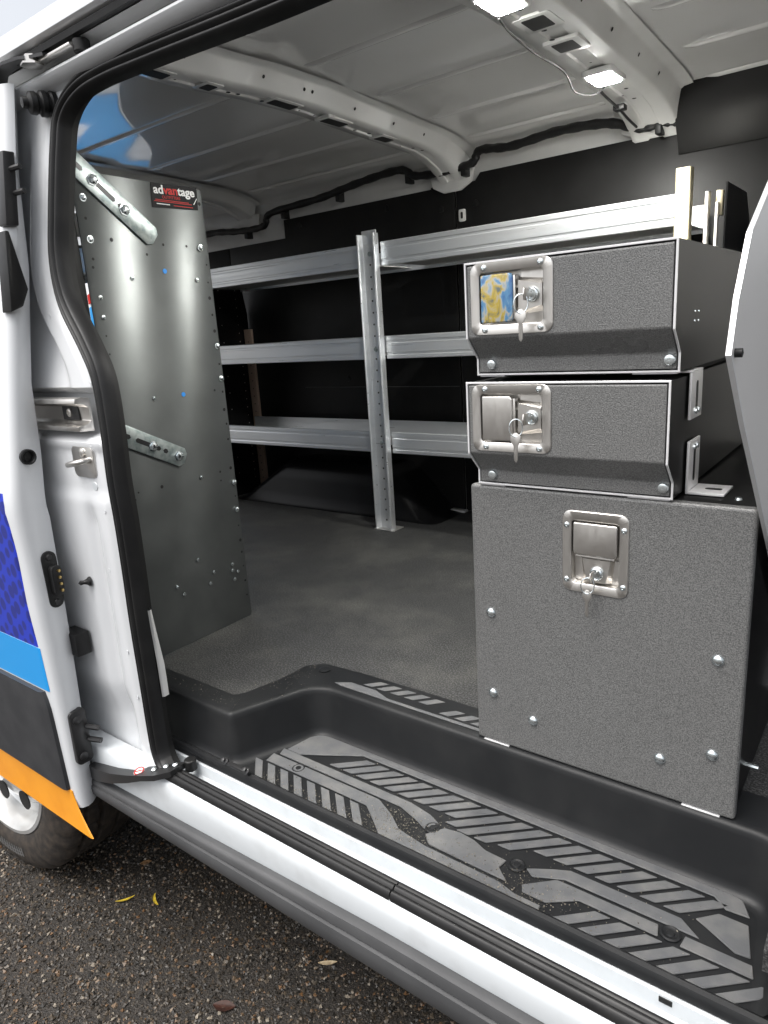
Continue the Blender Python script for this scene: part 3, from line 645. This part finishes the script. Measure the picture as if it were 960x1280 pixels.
# wheel box: moulded cover
rows = []
def wbrow(x0, x1, y0, z, r):
    P = []
    for k in range(9): a = R(180 + 90 * k / 8); P.append((x0 + r + r * math.cos(a), y0 + r + r * math.sin(a), z))
    for k in range(9): a = R(270 + 90 * k / 8); P.append((x1 - r + r * math.cos(a), y0 + r + r * math.sin(a), z))
    return [(x0, 1.334, z)] + P + [(x1, 1.334, z)]
for x0, x1, y0, z, r in ((-1.90, -.80, 1.105, .681, .05), (-1.86, -.855, 1.115, .690, .05), (-1.80, -.90, 1.125, .735, .06), (-1.72, -.95, 1.135, .79, .07), (-1.65, -1.00, 1.145, .835, .07), (-1.62, -1.03, 1.165, .857, .06), (-1.59, -1.06, 1.20, .868, .05), (-1.55, -1.1, 1.30, .870, .02)): rows.append(wbrow(x0, x1, y0, z, r))
loft('wheel_box_cover', rows, BLKBOX, van, closed=True, caps=True)
# rear opening: door standing open, and front bulkhead
box('rear_corner_post', XR - .03, XR + .03, -.24, -.13, .43, 1.95, WHITE, van)
box('rear_header', XR - .03, XR + .03, -.13, 1.36, 1.88, 1.98, GREYP, van)
rd_ = box('reflected_rear_door', XR - .80, XR - .04, 1.38, 1.44, .48, 1.90, WHITE, van, .01)  # unseen door, added with its graphics for the coloured reflection in the roof
prism('reflection_graphic', [(XR - .74, 1.40), (XR - .08, 1.60), (XR - .08, 1.80), (XR - .74, 1.62)], 'Y', 1.374, 1.379, CYAN, rd_)
prism('reflection_stripe', [(XR - .74, 1.64), (XR - .50, 1.705), (XR - .50, 1.76), (XR - .74, 1.69)], 'Y', 1.374, 1.379, RED, rd_)
prism('reflection_graphic', [(XR - .74, .60), (XR - .08, .80), (XR - .08, 1.40), (XR - .74, 1.20)], 'Y', 1.374, 1.379, CYAN, rd_)
box('cab_door', .56, 1.6, 1.335, 1.40, .45, 1.12, GREYP, van, .01)
box('cab_seat_back', .72, .86, .35, .95, .69, 1.25, LINER, van, .03)

# ================================================================== near shelving unit: end panel
su = empty('shelf_unit', (-.95, .04, ZF), 'dull steel end panel of the shelving beside the rear pillar, with a black sticker', 'shelving')
PX = -.79
ep = prism('end_panel', [(-.125, ZF + .001), (.186, ZF + .001), (.190, ZF + .006), (.190, 1.715), (.186, 1.72), (-.118, 1.725), (-.125, 1.715)], 'X', PX - .003, PX, GALV, su, .0006)
box('panel_flange', PX - .030, PX - .0035, .186, .190, ZF + .01, 1.71, GALV, su, .0006)
for z in (.96, 1.29, 1.585): box('shelf_tray', -2.2, PX - .035, -.115, .184, z, z + .006, ALUTRAY, su); 
for z in (.96, 1.29, 1.585): box('shelf_lip', -2.2, PX - .035, .1845, .188, z - .02, z + .055, ALU, su)
box('rear_end_panel', -2.203, -2.2, -.125, .19, ZF + .001, 1.72, GALV, su)
V = []; F = []
for y, z in [(-.108, 1.637), (-.109, 1.545), (-.106, 1.561), (-.058, 1.6), (.067, 1.597), (.129, 1.597), (.022, 1.575), (-.104, 1.411), (-.103, 1.374), (-.101, 1.336), (.18, 1.559), (.178, 1.52), (.177, 1.485), (.179, 1.447), (.18, 1.41), (.182, 1.333), (.182, 1.267), (.18, 1.224), (.182, 1.189), (.181, 1.151), (.178, 1.079), (.182, 1.006), (.181, .929), (.181, .89), (.181, .858), (.181, .82), (.181, .78), (.181, .74), (.158, 1.273), (.144, 1.076), (.143, 1.054), (-.026, 1.075), (-.087, 1.075), (-.099, 1.06), (-.101, 1.151), (-.102, 1.114), (.144, 1.69), (.18, 1.69)] + [(-.114, .95 - .04 * k) for k in range(7)]:
    disc(V, F, (PX + .0006, y, z), (0, 1, 0), (0, 0, 1), random.choice((.0022, .003, .0042)))
h_ = mk('bolt_holes', V, F, BLACK, su); h_['kind'] = 'stuff'
dome = [(.0075, 0), (.0075, .0012), (.0055, .0015), (.0052, .004), (.003, .0055), (0, .006)]
db = lathe('bolt', dome, (PX, -.107, 1.675), (1, 0, 0), ZINC, su, 12)
small = [(-.106, 1.598), (.147, 1.525), (.085, 1.074), (.043, .879), (-.023, 1.526), (-.013, 1.273), (.085, .834), (.071, .809), (.145, .836), (.143, .82), (.147, .795), (.16, .812), (-.025, .832), (-.009, .808), (-.104, 1.487), (-.104, 1.448)]
for i, (y, z) in enumerate(small):
    c_ = copy_at(db, WL[db.name] + Vector((0, y + .107, z - 1.675)), su); s_ = .62 if i not in (0,) else 1; c_.scale = (s_ * .6, s_, s_)
for y, z in ((.167, 1.595), (.182, 1.375), (.182, 1.299), (.183, 1.041), (.182, .971)): copy_at(db, WL[db.name] + Vector((.001, y + .107, z - 1.675)), su)
for y, z in ((.062, 1.542), (.067, 1.273)): lathe('blue_hole_light', [(.0055, 0), (.005, .0012), (0, .0014)], (PX, y, z), (1, 0, 0), HOLEB, su, 12)  # blue light showing through two holes, painted as small discs
def strap(pts_a, pts_b, wid, bolts):
    a = Vector(pts_a); b = Vector(pts_b); d = (b - a).normalized(); n_ = Vector((-d.y, d.x)); L = (b - a).length
    poly = [(0, -wid / 2), (L - .010, -wid / 2), (L, -wid / 2 + .010), (L, wid / 2 - .010), (L - .010, wid / 2), (0, wid / 2)]
    o = prism('strap', [tuple(a + d * u + n_ * v_) for u, v_ in poly], 'X', PX + .0005, PX + .0045, STRAP, su, .0006)
    for u0, u1 in ((.012, .078), (.098, .158), (.172, .178)) if L > .19 else ((.030, .070), (.105, .145)):
        if u1 > L - .006: u1 = L - .010
        if u0 < u1: prism('strap_slot', [tuple(a + d * u + n_ * v_) for u, v_ in ((u0, -.005), (u1, -.005), (u1 + .004, 0), (u1, .005), (u0, .005), (u0 - .004, 0))], 'X', PX + .0046, PX + .0049, DARKM, o)
    for u in bolts:
        p = a + d * u; bb = lathe('strap_bolt', [(.0125, 0), (.0125, .0015), (.0095, .002), (.0092, .007), (.006, .0085), (0, .009)], (PX + .0047, p.x, p.y), (1, 0, 0), ZINC, o, 6); copy = None
strap((-.165, 1.775), (.046, 1.606), .044, (.105, .185))
strap((-.16, 1.235), (.046, 1.127), .044, (.140, .212))
sk = prism('sticker', [(.052, 1.672), (.174, 1.676), (.177, 1.7235), (.055, 1.7215)], 'X', PX + .0004, PX + .0014, STKBLK, su)
sx_ = PX + .0016; yy = Vector((0, 1, .02)).normalized(); zz = Vector((0, -.02, 1)).normalized()
tx = .0600
for wd_, M_ in (('ad', STKWHT), ('van', RED), ('tage', STKWHT)):
    o_, w_1 = text('lettering', wd_, .0245, (sx_, tx, 1.7010 + (tx - .06) * .02), yy, zz, M_, sk, sx=1.12, bold=.0006)
    tx += w_1 + .0008
text('lettering', 'OUTFITTERS', .0085, (sx_, .080, 1.6920), yy, zz, RED, sk, sx=1.0)
for y0, y1, z in ((.062, .150, 1.6880), (.0585, .158, 1.6850), (.108, .160, 1.6790)): box('print_line', sx_ - .0001, sx_, y0, y1, z, z + .0013, RED, sk)
box('print_line', sx_ - .0001, sx_, .064, .098, 1.6795, 1.6812, STKWHT, sk)
prism('print_slash', [(.1625, 1.687), (.1640, 1.6862), (.1735, 1.6985), (.1735, 1.701)], 'X', sx_ - .0001, sx_, STKWHT, sk)

# ================================================================== wall shelving
ws = empty('wall_shelf_unit', (-.93, 1.16, ZF), 'tall aluminium shelving with three long shelves against the black wall', 'shelving')
SY = 1.01
for xc, zt in ((-.942, 1.697),):
    upm = prism('upright', [(xc - .037, SY - .006), (xc - .037, SY - .030), (xc - .033, SY - .032), (xc - .030, SY - .030), (xc - .026, SY - .009), (xc + .026, SY - .009), (xc + .030, SY - .030), (xc + .033, SY - .032), (xc + .037, SY - .030), (xc + .037, SY - .006)], 'Z', ZF + .001, zt, ALU, ws, .0005)
    V = []; F = []
    for k in range(26): disc(V, F, (xc, SY - .0097, .715 + k * .0385), (1, 0, 0), (0, 0, 1), .0034)
    h_ = mk('peg_holes', V, F, BLACK, upm); h_['kind'] = 'stuff'
    for z in (1.325, 1.635, 1.0): lathe('upright_bolt', [(.008, 0), (.007, .003), (0, .004)], (xc, SY - .009, z), (0, -1, 0), STRAP, upm, 10)
    box('upright_cap', xc - .030, xc + .030, SY - .010, SY - .004, zt - .03, zt + .012, ALU, upm, .002)
prism('upright', [(.033, SY - .012), (.033, SY - .030), (.036, SY - .032), (.067, SY - .032), (.069, SY - .030), (.069, SY - .004), (.066, SY - .004), (.066, SY - .029), (.036, SY - .029), (.036, SY - .012)], 'Z', ZF + .001, 1.722, GOLDP, ws, .0005)
box('upright_foot', -.985, -.895, SY - .034, SY + .03, ZF + .0005, ZF + .004, ALUTRAY, ws, .001)
def beamprof(z0): return [(SY + .003, z0), (SY, z0 + .002), (SY, z0 + .012), (SY + .0015, z0 + .014), (SY + .0015, z0 + .020), (SY, z0 + .022), (SY, z0 + .052), (SY + .0015, z0 + .054), (SY + .0015, z0 + .060), (SY, z0 + .062), (SY, z0 + .074), (SY + .004, z0 + .076), (SY + .006, z0 + .074), (SY + .006, z0 + .003)]
for z0 in (1.594, 1.291, .962):
    sweep_x('shelf_back', [(1.286, z0), (1.289, z0), (1.289, z0 + .075), (1.286, z0 + .075)], -1.905, .03, ALU, ws, closed=True, smooth=False)
    for x0, x1 in ((-1.905, -.981), (-.903, .030)):
        bmf = sweep_x('shelf_front', beamprof(z0), x0, x1, ALU, ws, closed=True, smooth=False)
        box('shelf_tray', x0, x1, SY + .0065, 1.285, z0 + .010, z0 + .013, ALUTRAY, ws)
# left end panel: black with tan rear upright
prism('end_panel', [(1.02, ZF + .001), (1.325, ZF + .001), (1.325, 1.50), (1.30, 1.66), (1.02, 1.66)], 'X', -1.925, -1.921, BLKBOX, ws)
pts_ = [(1.06, .72), (1.27, .70)]
V = []; F = []
for k in range(24):
    disc(V, F, (-1.9205, 1.265, .75 + k * .037), (0, 1, 0), (0, 0, 1), .0026)
    if k % 2: disc(V, F, (-1.9205, 1.17, .75 + k * .037), (0, 1, 0), (0, 0, 1), .0026)
h_ = mk('peg_holes', V, F, STEEL, ws); h_['kind'] = 'stuff'
tu = box('rear_upright', -1.915, -1.868, 1.288, 1.300, ZF + .001, 1.43, TAN, ws, .001)
V = []; F = []
for k in range(20): disc(V, F, (-1.8915, 1.2874, .71 + k * .035), (1, 0, 0), (0, 0, 1), .003)
h_ = mk('peg_holes', V, F, BLACK, tu); h_['kind'] = 'stuff'
# slotted hardware at the far right upright
box('side_channel', .094, .104, 1.015, 1.035, ZF + .001, 1.665, STEEL, ws, .001)
box('side_clamp', .112, .128, 1.05, 1.07, 1.61, 1.668, GOLDP, ws, .001)
box('side_channel', .113, .121, 1.04, 1.049, ZF + .001, 1.64, STEEL, ws, .001)
prism('end_panel', [(1.02, ZF + .001), (1.325, ZF + .001), (1.325, 1.60), (1.25, 1.68), (1.02, 1.68)], 'X', .140, .144, BLKBOX, ws)
for y, z in ((1.12, 1.66), (1.12, 1.62), (1.2, 1.65), (1.2, 1.58), (1.1, 1.57)): lathe('panel_bolt', [(.004, 0), (.004, .003), (0, .003)], (.1395, y, z), (-1, 0, 0), ZINC, ws, 8)

# ================================================================== latches and boxes
def latch(parent, c, y, land, film=False):
    """c=(x,z) centre; land: paddle left, lock right; else paddle on top. Front face at y"""
    def P(s_, t_): return (c[0] + s_, c[1] + t_) if land else (c[0] + t_, c[1] - s_)
    def pp(L): return [P(*q) for q in L]
    la = empty('latch', (c[0], y, c[1]), parent=parent)
    outer = rrect(0, 0, .125, .098, .013, 6); inner = rrect(0, 0, .096, .070, .006, 6)
    rows = []
    for L, yy_ in ((outer, y - .0002), (outer, y - .0014), ([(a * .985, b * .985) for a, b in outer], y - .0022), ([(a * 1.04, b * 1.05) for a, b in inner], y - .0022), ([(a * 1.01, b * 1.015) for a, b in inner], y - .0012), (inner, y + .002), (inner, y + .014)):
        rows.append([(P(a, b)[0], yy_, P(a, b)[1]) for a, b in L])
    loft('latch_frame', rows, STEEL, la, closed=True, caps=False)
    prism('latch_tray', pp(inner), 'Y', y + .0135, y + .015, STEEL, la)
    # dished block round the lock
    blk = [[(.012, -.033), (.046, -.033), (.046, .033), (.012, .033)], [(.014, -.017), (.045, -.017), (.045, .019), (.014, .019)]]
    V = []
    for L, yy_ in ((blk[0], y + .0135), (blk[0], y + .011), ([(.010, -.024), (.0455, -.020), (.0455, .022), (.010, .026)], y + .0105), ([(.010, -.020), (.0452, -.013), (.0452, .015), (.010, .022)], y + .003)):
        V.append([(P(a, b)[0], yy_, P(a, b)[1]) for a, b in L])
    loft('lock_block', V, STEEL, la, closed=True, caps=True, smooth=False)
    s0, s1 = -.0455, .004
    prism('paddle', pp([(s0, -.0325), (s1 - .004, -.0325), (s1, -.0285), (s1, .0285), (s1 - .004, .0325), (s0, .0325)]), 'Y', y - .0035, y + .004, FILM if film else STEEL, la, .0022, 3)
    if not film:
        X_ = (1, 0, 0); Z_ = (0, 0, 1)
    box_ = pp([(s1 + .0005, -.029), (s1 + .0035, -.029), (s1 + .0035, .029), (s1 + .0005, .029)])
    prism('paddle_flange', box_, 'Y', y - .0015, y + .010, STEEL, la, .0005)
    lc = P(.031, .002)
    lathe('lock_cylinder', [(.0105, 0), (.0105, .003), (.0095, .005), (.0078, .006), (.0075, .0045), (0, .0045)], (lc[0], y + .0035, lc[1]), (0, -1, 0), ZINC, la, 20)
    box('key_slot', lc[0] - .0007, lc[0] + .0007, y - .0014, y - .0006, lc[1] - .004, lc[1] + .004, BLACK, la)
    for a, b in ((-.040, -.042), (-.040, .042), (.045, -.042), (.045, .042)):
        q = P(a, b); lathe('rivet', [(.0045, 0), (.0042, .0016), (.0028, .0026), (.0012, .0027), (.001, .002), (0, .002)], (q[0], y - .002, q[1]), (0, -1, 0), ZINC, la, 12)
    if land:
        for b in (-.017, .014): q = P(.0088, b); lathe('pin', [(.003, 0), (.003, .006), (.002, .008), (0, .008)], (q[0], y + .0135, q[1]), (0, -1, 0), STEEL, la, 10)
    return la
def key_set(label, lx, lz, y, lean, brass, kw=1.0):
    """key in the lock with ring and hanging key; lx, lz lock centre; y lock face"""
    k = empty('key_ring', (lx, y, lz - .03), label, 'keys', 'keys hanging in the latches')
    prism('key', [(y + .004, lz - .003), (y - .006, lz - .003), (y - .008, lz - .008), (y - .022, lz - .008), (y - .024, lz), (y - .022, lz + .008), (y - .008, lz + .008), (y - .006, lz + .003), (y + .004, lz + .003)], 'X', lx - .0008, lx + .0008, STEEL, k, .0003)
    c_ = Vector((lx - .003 + lean, y - .019, lz - .012)); P_ = []
    for i in range(25):
        a = 2 * math.pi * i / 24; P_.append(c_ + Vector((math.cos(a) * .0085, math.cos(a) * .004, math.sin(a) * .0125)))
    tube('split_ring', P_, .0009, ZINC, k, 6)
    kx, kz = lx - .004 + lean, lz - .022; ky = y - .018
    bow_ = [(kx - .002, kz + .003), (kx + .002, kz + .003), (kx + .008, kz - .002), (kx + .0085, kz - .009), (kx + .003, kz - .0155), (kx + .003, kz - .036), (kx + .0005, kz - .040), (kx - .0025, kz - .037), (kx - .0030, kz - .030), (kx - .002, kz - .028), (kx - .003, kz - .025), (kx - .003, kz - .0155), (kx - .0085, kz - .009), (kx - .008, kz - .002)]
    bow_ = [(kx + (a - kx) * kw, b) for a, b in bow_]
    prism('hanging_key', bow_, 'Y', ky - .0009, ky + .0009, BRASS if brass else STEEL, k, .0003)

# --- large box
def cutlatch(o, c, y, land):
    w_, h_ = (.0965, .0705) if land else (.0705, .0965)
    cu = prism('cutter', rrect(c[0], c[1], w_, h_, .006, 6), 'Y', y - .02, y + .03, BLACK)
    boolean(o, [cu])
b3x = empty('storage_box', (.2055, .25, ZF), 'large square hammered grey lock box standing on the load floor', 'lock box')
W3, H3 = .411, .46
o = box('front_panel', 0, W3, 0, .018, ZF + .004, ZF + H3, HAMMER, b3x, .0045, 3); cutlatch(o, (.205, 1.052), 0, False)
box('box_shell', .003, W3 - .003, .0185, .50, ZF + .006, ZF + H3 - .0015, BLKBOX, b3x, .003)
latch(b3x, (.205, 1.052), 0.0, False)
bolt3 = lathe('carriage_bolt', [(.0085, 0), (.0083, .0015), (.007, .0034), (.0045, .0048), (0, .0054)], (.032, 0, .925), (0, -1, 0), ZINC, b3x, 18)
for x, z in ((.032, .778), (.105, .747), (.307, .748), (.377, .779), (.377, .925)): copy_at(bolt3, WL[bolt3.name] + Vector((x - .032, 0, z - .925)), b3x)
for x0, x1 in ((.012, .060), (.340, .392)): box('foot_plate', x0, x1, -.0012, .05, ZF + .0022, ZF + .0040, EDGEW, b3x, .0006)
for x, y in ((.38, .05), (.35, .3)): lathe('top_screw', [(.005, 0), (.004, .003), (0, .003)], (x, y, ZF + H3 - .0015), (0, 0, 1), ZINC, b3x, 10)
tube('hold_down_stud', [(W3 - .004, .07, .735), (W3 + .016, .07, .735)], .004, ZINC, b3x, 8)
key_set('keys hanging in the latch of the large square box', .207, 1.021, -.0015, -.002, False, .8)

def drawer_box(label, z0, z1, zb, x0, x1, film):
    d = empty('drawer_box', ((x0 + x1) / 2, .22, z0), label, 'lock box', 'flat drawer boxes on the large box')
    yf = -.032; zs = zb - .030
    prof_ = [(yf, z1), (yf, zb), (-.002, zs), (-.002, z0)]
    t_ = .0026
    # side plates, top, bottom, back
    for xa in (x0, x1 - .002): prism('side_plate', [(yf + .003, z1 - .001), (yf + .003, zb), (.001, zs), (.001, z0 + .001), (.50, z0 + .001), (.50, z1 - .001)], 'X', xa, xa + .002, BLKBOX, d)
    box('top_plate', x0 + .0022, x1 - .0022, yf + .003, .50, z1 - .003, z1 - .001, BLKBOX, d)
    box('bottom_plate', x0 + .0022, x1 - .0022, .001, .50, z0 + .001, z0 + .003, BLKBOX, d)
    box('back_plate', x0 + .0022, x1 - .0022, .498, .4995, z0 + .0032, z1 - .0032, BLKBOX, d)
    # front rim in a pale colour
    def loop(off, yo):
        return [(x0 + off, yf + yo, z1 - off - .0), (x0 + off, yf + yo, zb), (x0 + off, -.002 + yo, zs), (x0 + off, -.002 + yo, z0 + off), (x1 - off, -.002 + yo, z0 + off), (x1 - off, -.002 + yo, zs), (x1 - off, yf + yo, zb), (x1 - off, yf + yo, z1 - off)]
    rows = [loop(0, .003), loop(-.0003, .0005), loop(.0004, 0), loop(t_ - .0004, 0), loop(t_, .0006), loop(t_, .004)]
    loft('front_rim', rows, EDGEW, d, closed=True, smooth=False)
    # folded front panel
    xi0, xi1 = x0 + .0045, x1 - .0045; yo = .0005
    P_ = [(yf + yo + .001, z1 - .0045), (yf + yo, z1 - .0065), (yf + yo, zb + .003), (yf + yo + .001, zb + .0005), (-.002 + yo - .001, zs + .0015), (-.002 + yo, zs - .001), (-.002 + yo, z0 + .0045)]
    back = [(a + .012, b) for a, b in reversed(P_)]
    fp = prism('front_panel', P_ + back, 'X', xi0, xi1, HAMMER, d, .0006, 1)
    c_ = (x0 + .0725, zb + (z1 - zb) * .51)
    cutlatch(fp, c_, yf, True)
    latch(d, c_, yf + yo, True, film)
    for x in (x0 + .026, x1 - .012): lathe('corner_bolt', [(.0075, 0), (.0075, .002), (.0065, .005), (.003, .006), (0, .0055)], (x, -.002 + yo, z0 + .016), (0, -1, 0), ZINC, d, 14)
    for xa, xb in ((x0 + .004, x0 + .045), (x1 - .06, x1 - .004)): box('bottom_lip', xa, xb, .000, .02, z0 - .0022, z0 + .0008, EDGEW, d, .0005)
    return d, c_
Z2 = ZF + H3 + .003
d2, c2 = drawer_box('lower flat grey drawer box with plain steel latch', Z2, 1.303, 1.196, .017, .3095, False)
d1, c1 = drawer_box('top flat grey drawer box with blue and yellow film on its latch', 1.3105, 1.470, 1.365, .020, .3115, True)
key_set('keys hanging in the latch of the lower flat drawer box', c2[0] + .031, c2[1] + .002, -.033, -.010, False)
key_set('keys hanging in the latch of the top flat drawer box', c1[0] + .031, c1[1] + .002, -.033, -.003, False)
box('spacer', .03, .30, .06, .45, 1.303, 1.3105, BLACK, d1)
for dx in (0, .012):
    for dz in (0, .012): lathe('side_rivet', [(.0018, 0), (.0015, .001), (0, .001)], (.3115, .06 + dx * 1.6, 1.372 + dz), (1, 0, 0), ZINC, d1, 8)
def bracket(parent, y0, y1, z0, z1, foot_up):
    bplate = prism('bracket', [(y0, z0), (y1, z0), (y1, z1), (y0, z1)], 'X', .3122, .3156, EDGEW, parent, .0006)
    prism('bracket_slot', rrect((y0 + y1) / 2, (z0 + z1) / 2, .010, (z1 - z0) * .62, .0045), 'X', .3157, .3160, BLKBOX, bplate)
    if foot_up: box('bracket_foot', .2700, .3156, y0, y1, z1 + .0002, z1 + .003, EDGEW, parent, .0005)
    else:
        ft = box('bracket_foot', .3158, .362, y0, y1, z0 - .0002, z0 + .0032, EDGEW, parent, .0006)
        prism('foot_slot', rrect(.343, (y0 + y1) / 2, .022, .010, .0045), 'Z', z0 + .0033, z0 + .0036, DARKM, ft)
    for k in (-.007, .007): lathe('bracket_bolt', [(.0042, 0), (.004, .003), (0, .004)], (.3156, (y0 + y1) / 2 + k, (z0 + .010) if foot_up else (z1 - .010)), (1, 0, 0), ZINC, bplate, 8)
bracket(d2, .046, .105, 1.243, 1.3055, True)
bracket(d2, .050, .108, ZF + H3 + .0002, 1.213, False)

# ================================================================== partition panel at the right
pt = empty('partition_panel', (.428, .3, ZF), 'bare sheet metal partition with cranked edge beside the lock boxes', 'partition')
edge = [(.10, 1.62), (-.02, 1.565), (-.143, 1.497), (-.223, 1.449), (-.262, 1.392), (-.279, 1.346), (-.201, 1.276), (.048, 1.072), (.30, .865), (.42, .78), (.42, ZF + .001), (1.05, ZF + .001), (1.05, 1.85), (.45, 1.85)]
prism('panel_sheet', edge, 'X', .4195, .4225, PANELA, pt)
rows = []
for (y, z) in edge[:10]: rows.append([(.4185, y - .0008, z), (.4185, y + .004, z + .001), (.4190, y + .004, z + .001), (.4232, y + .004, z + .001), (.4232, y - .0008, z)])
loft('panel_edge', rows, EDGEW, pt, closed=True, caps=True, smooth=False)
box('base_flange', .4226, .445, .42, 1.05, ZF + .001, ZF + .004, PANELA, pt)
lathe('edge_clip', [(.004, 0), (.004, .006), (0, .007)], (.4226, -.262, 1.347), (1, 0, 0), RUBBER, pt, 10)

# ================================================================== leaves on the ground, grit on the step
def leaf(name, label, x, y, ln, wd, ang, M, curl=.3, z=.006):
    rows = []
    ca, sa = math.cos(ang), math.sin(ang)
    for i in range(9):
        u = i / 8; s_ = (u - .5) * ln; hw = wd * math.sin(math.pi * min(.98, max(.02, u))) ** .7 / 2
        r_ = []
        for v_ in (-1, -.5, 0, .5, 1):
            px, py = s_, hw * v_ + curl * ln * .5 * (u - .5) ** 2 * 4 * .25
            r_.append((x + px * ca - py * sa, y + px * sa + py * ca, z + .25 * abs(v_) * hw + .1 * ln * (u - .5) ** 2))
        rows.append(r_)
    low = [[(p[0], p[1], p[2] - .0008) for p in r_] for r_ in rows]
    ring = [r_ + list(reversed(l_)) for r_, l_ in zip(rows, low)]
    o = loft(name, ring, M, closed=True, caps=True); tag(o, label, 'leaf', 'fallen leaves under the van'); return o
leaf('fallen_leaf', 'small curled tan leaf on the asphalt behind the tyre', -1.010, -.103, .030, .016, .9, LEAFB)
leaf('fallen_leaf', 'thin yellow leaf lying flat beside another yellow leaf', -.942, -.212, .048, .007, 1.0, LEAFY, .8)
leaf('fallen_leaf', 'thin yellow leaf bent like a crescent on the asphalt', -.876, -.170, .046, .008, -.45, LEAFY, 1.0)
leaf('fallen_leaf', 'slender pale straw coloured leaf below the rocker', -.378, -.060, .044, .011, .65, LEAFP)
leaf('fallen_leaf', 'wet dark red brown leaf pressed on the asphalt', -.497, -.263, .050, .026, .5, LEAFR, z=.003)
for k in range(14):
    pass
def darea(rd):
    q = rd.random()
    if q < .30: return rd.gauss(-.055, .055), rd.gauss(-.160, .018)
    if q < .42: return rd.gauss(.185, .05), rd.gauss(-.165, .014)
    if q < .85: return rd.uniform(-.36, .22), -.206 + abs(rd.gauss(0, .016))
    return rd.uniform(-.37, .40), rd.uniform(-.20, -.05)
g1 = chips('grit_on_step', 2400, darea, .0004, .0016, DIRT, lambda x, y, s: .5878 + s * .3, 11); g1['kind'] = 'stuff'; g1['label'] = 'sandy grit scattered on the step tread'
def darea2(rd):
    if rd.random() < .6: return rd.gauss(-.44, .03), rd.gauss(.0, .045)
    return rd.uniform(-.72, -.46), rd.uniform(-.165, -.135)
g2 = chips('grit_on_flange', 260, darea2, .0005, .0016, DIRT, lambda x, y, s: .6833 + s * .3, 12); g2['kind'] = 'stuff'; g2['label'] = 'sandy grit on the moulded flange of the step well'
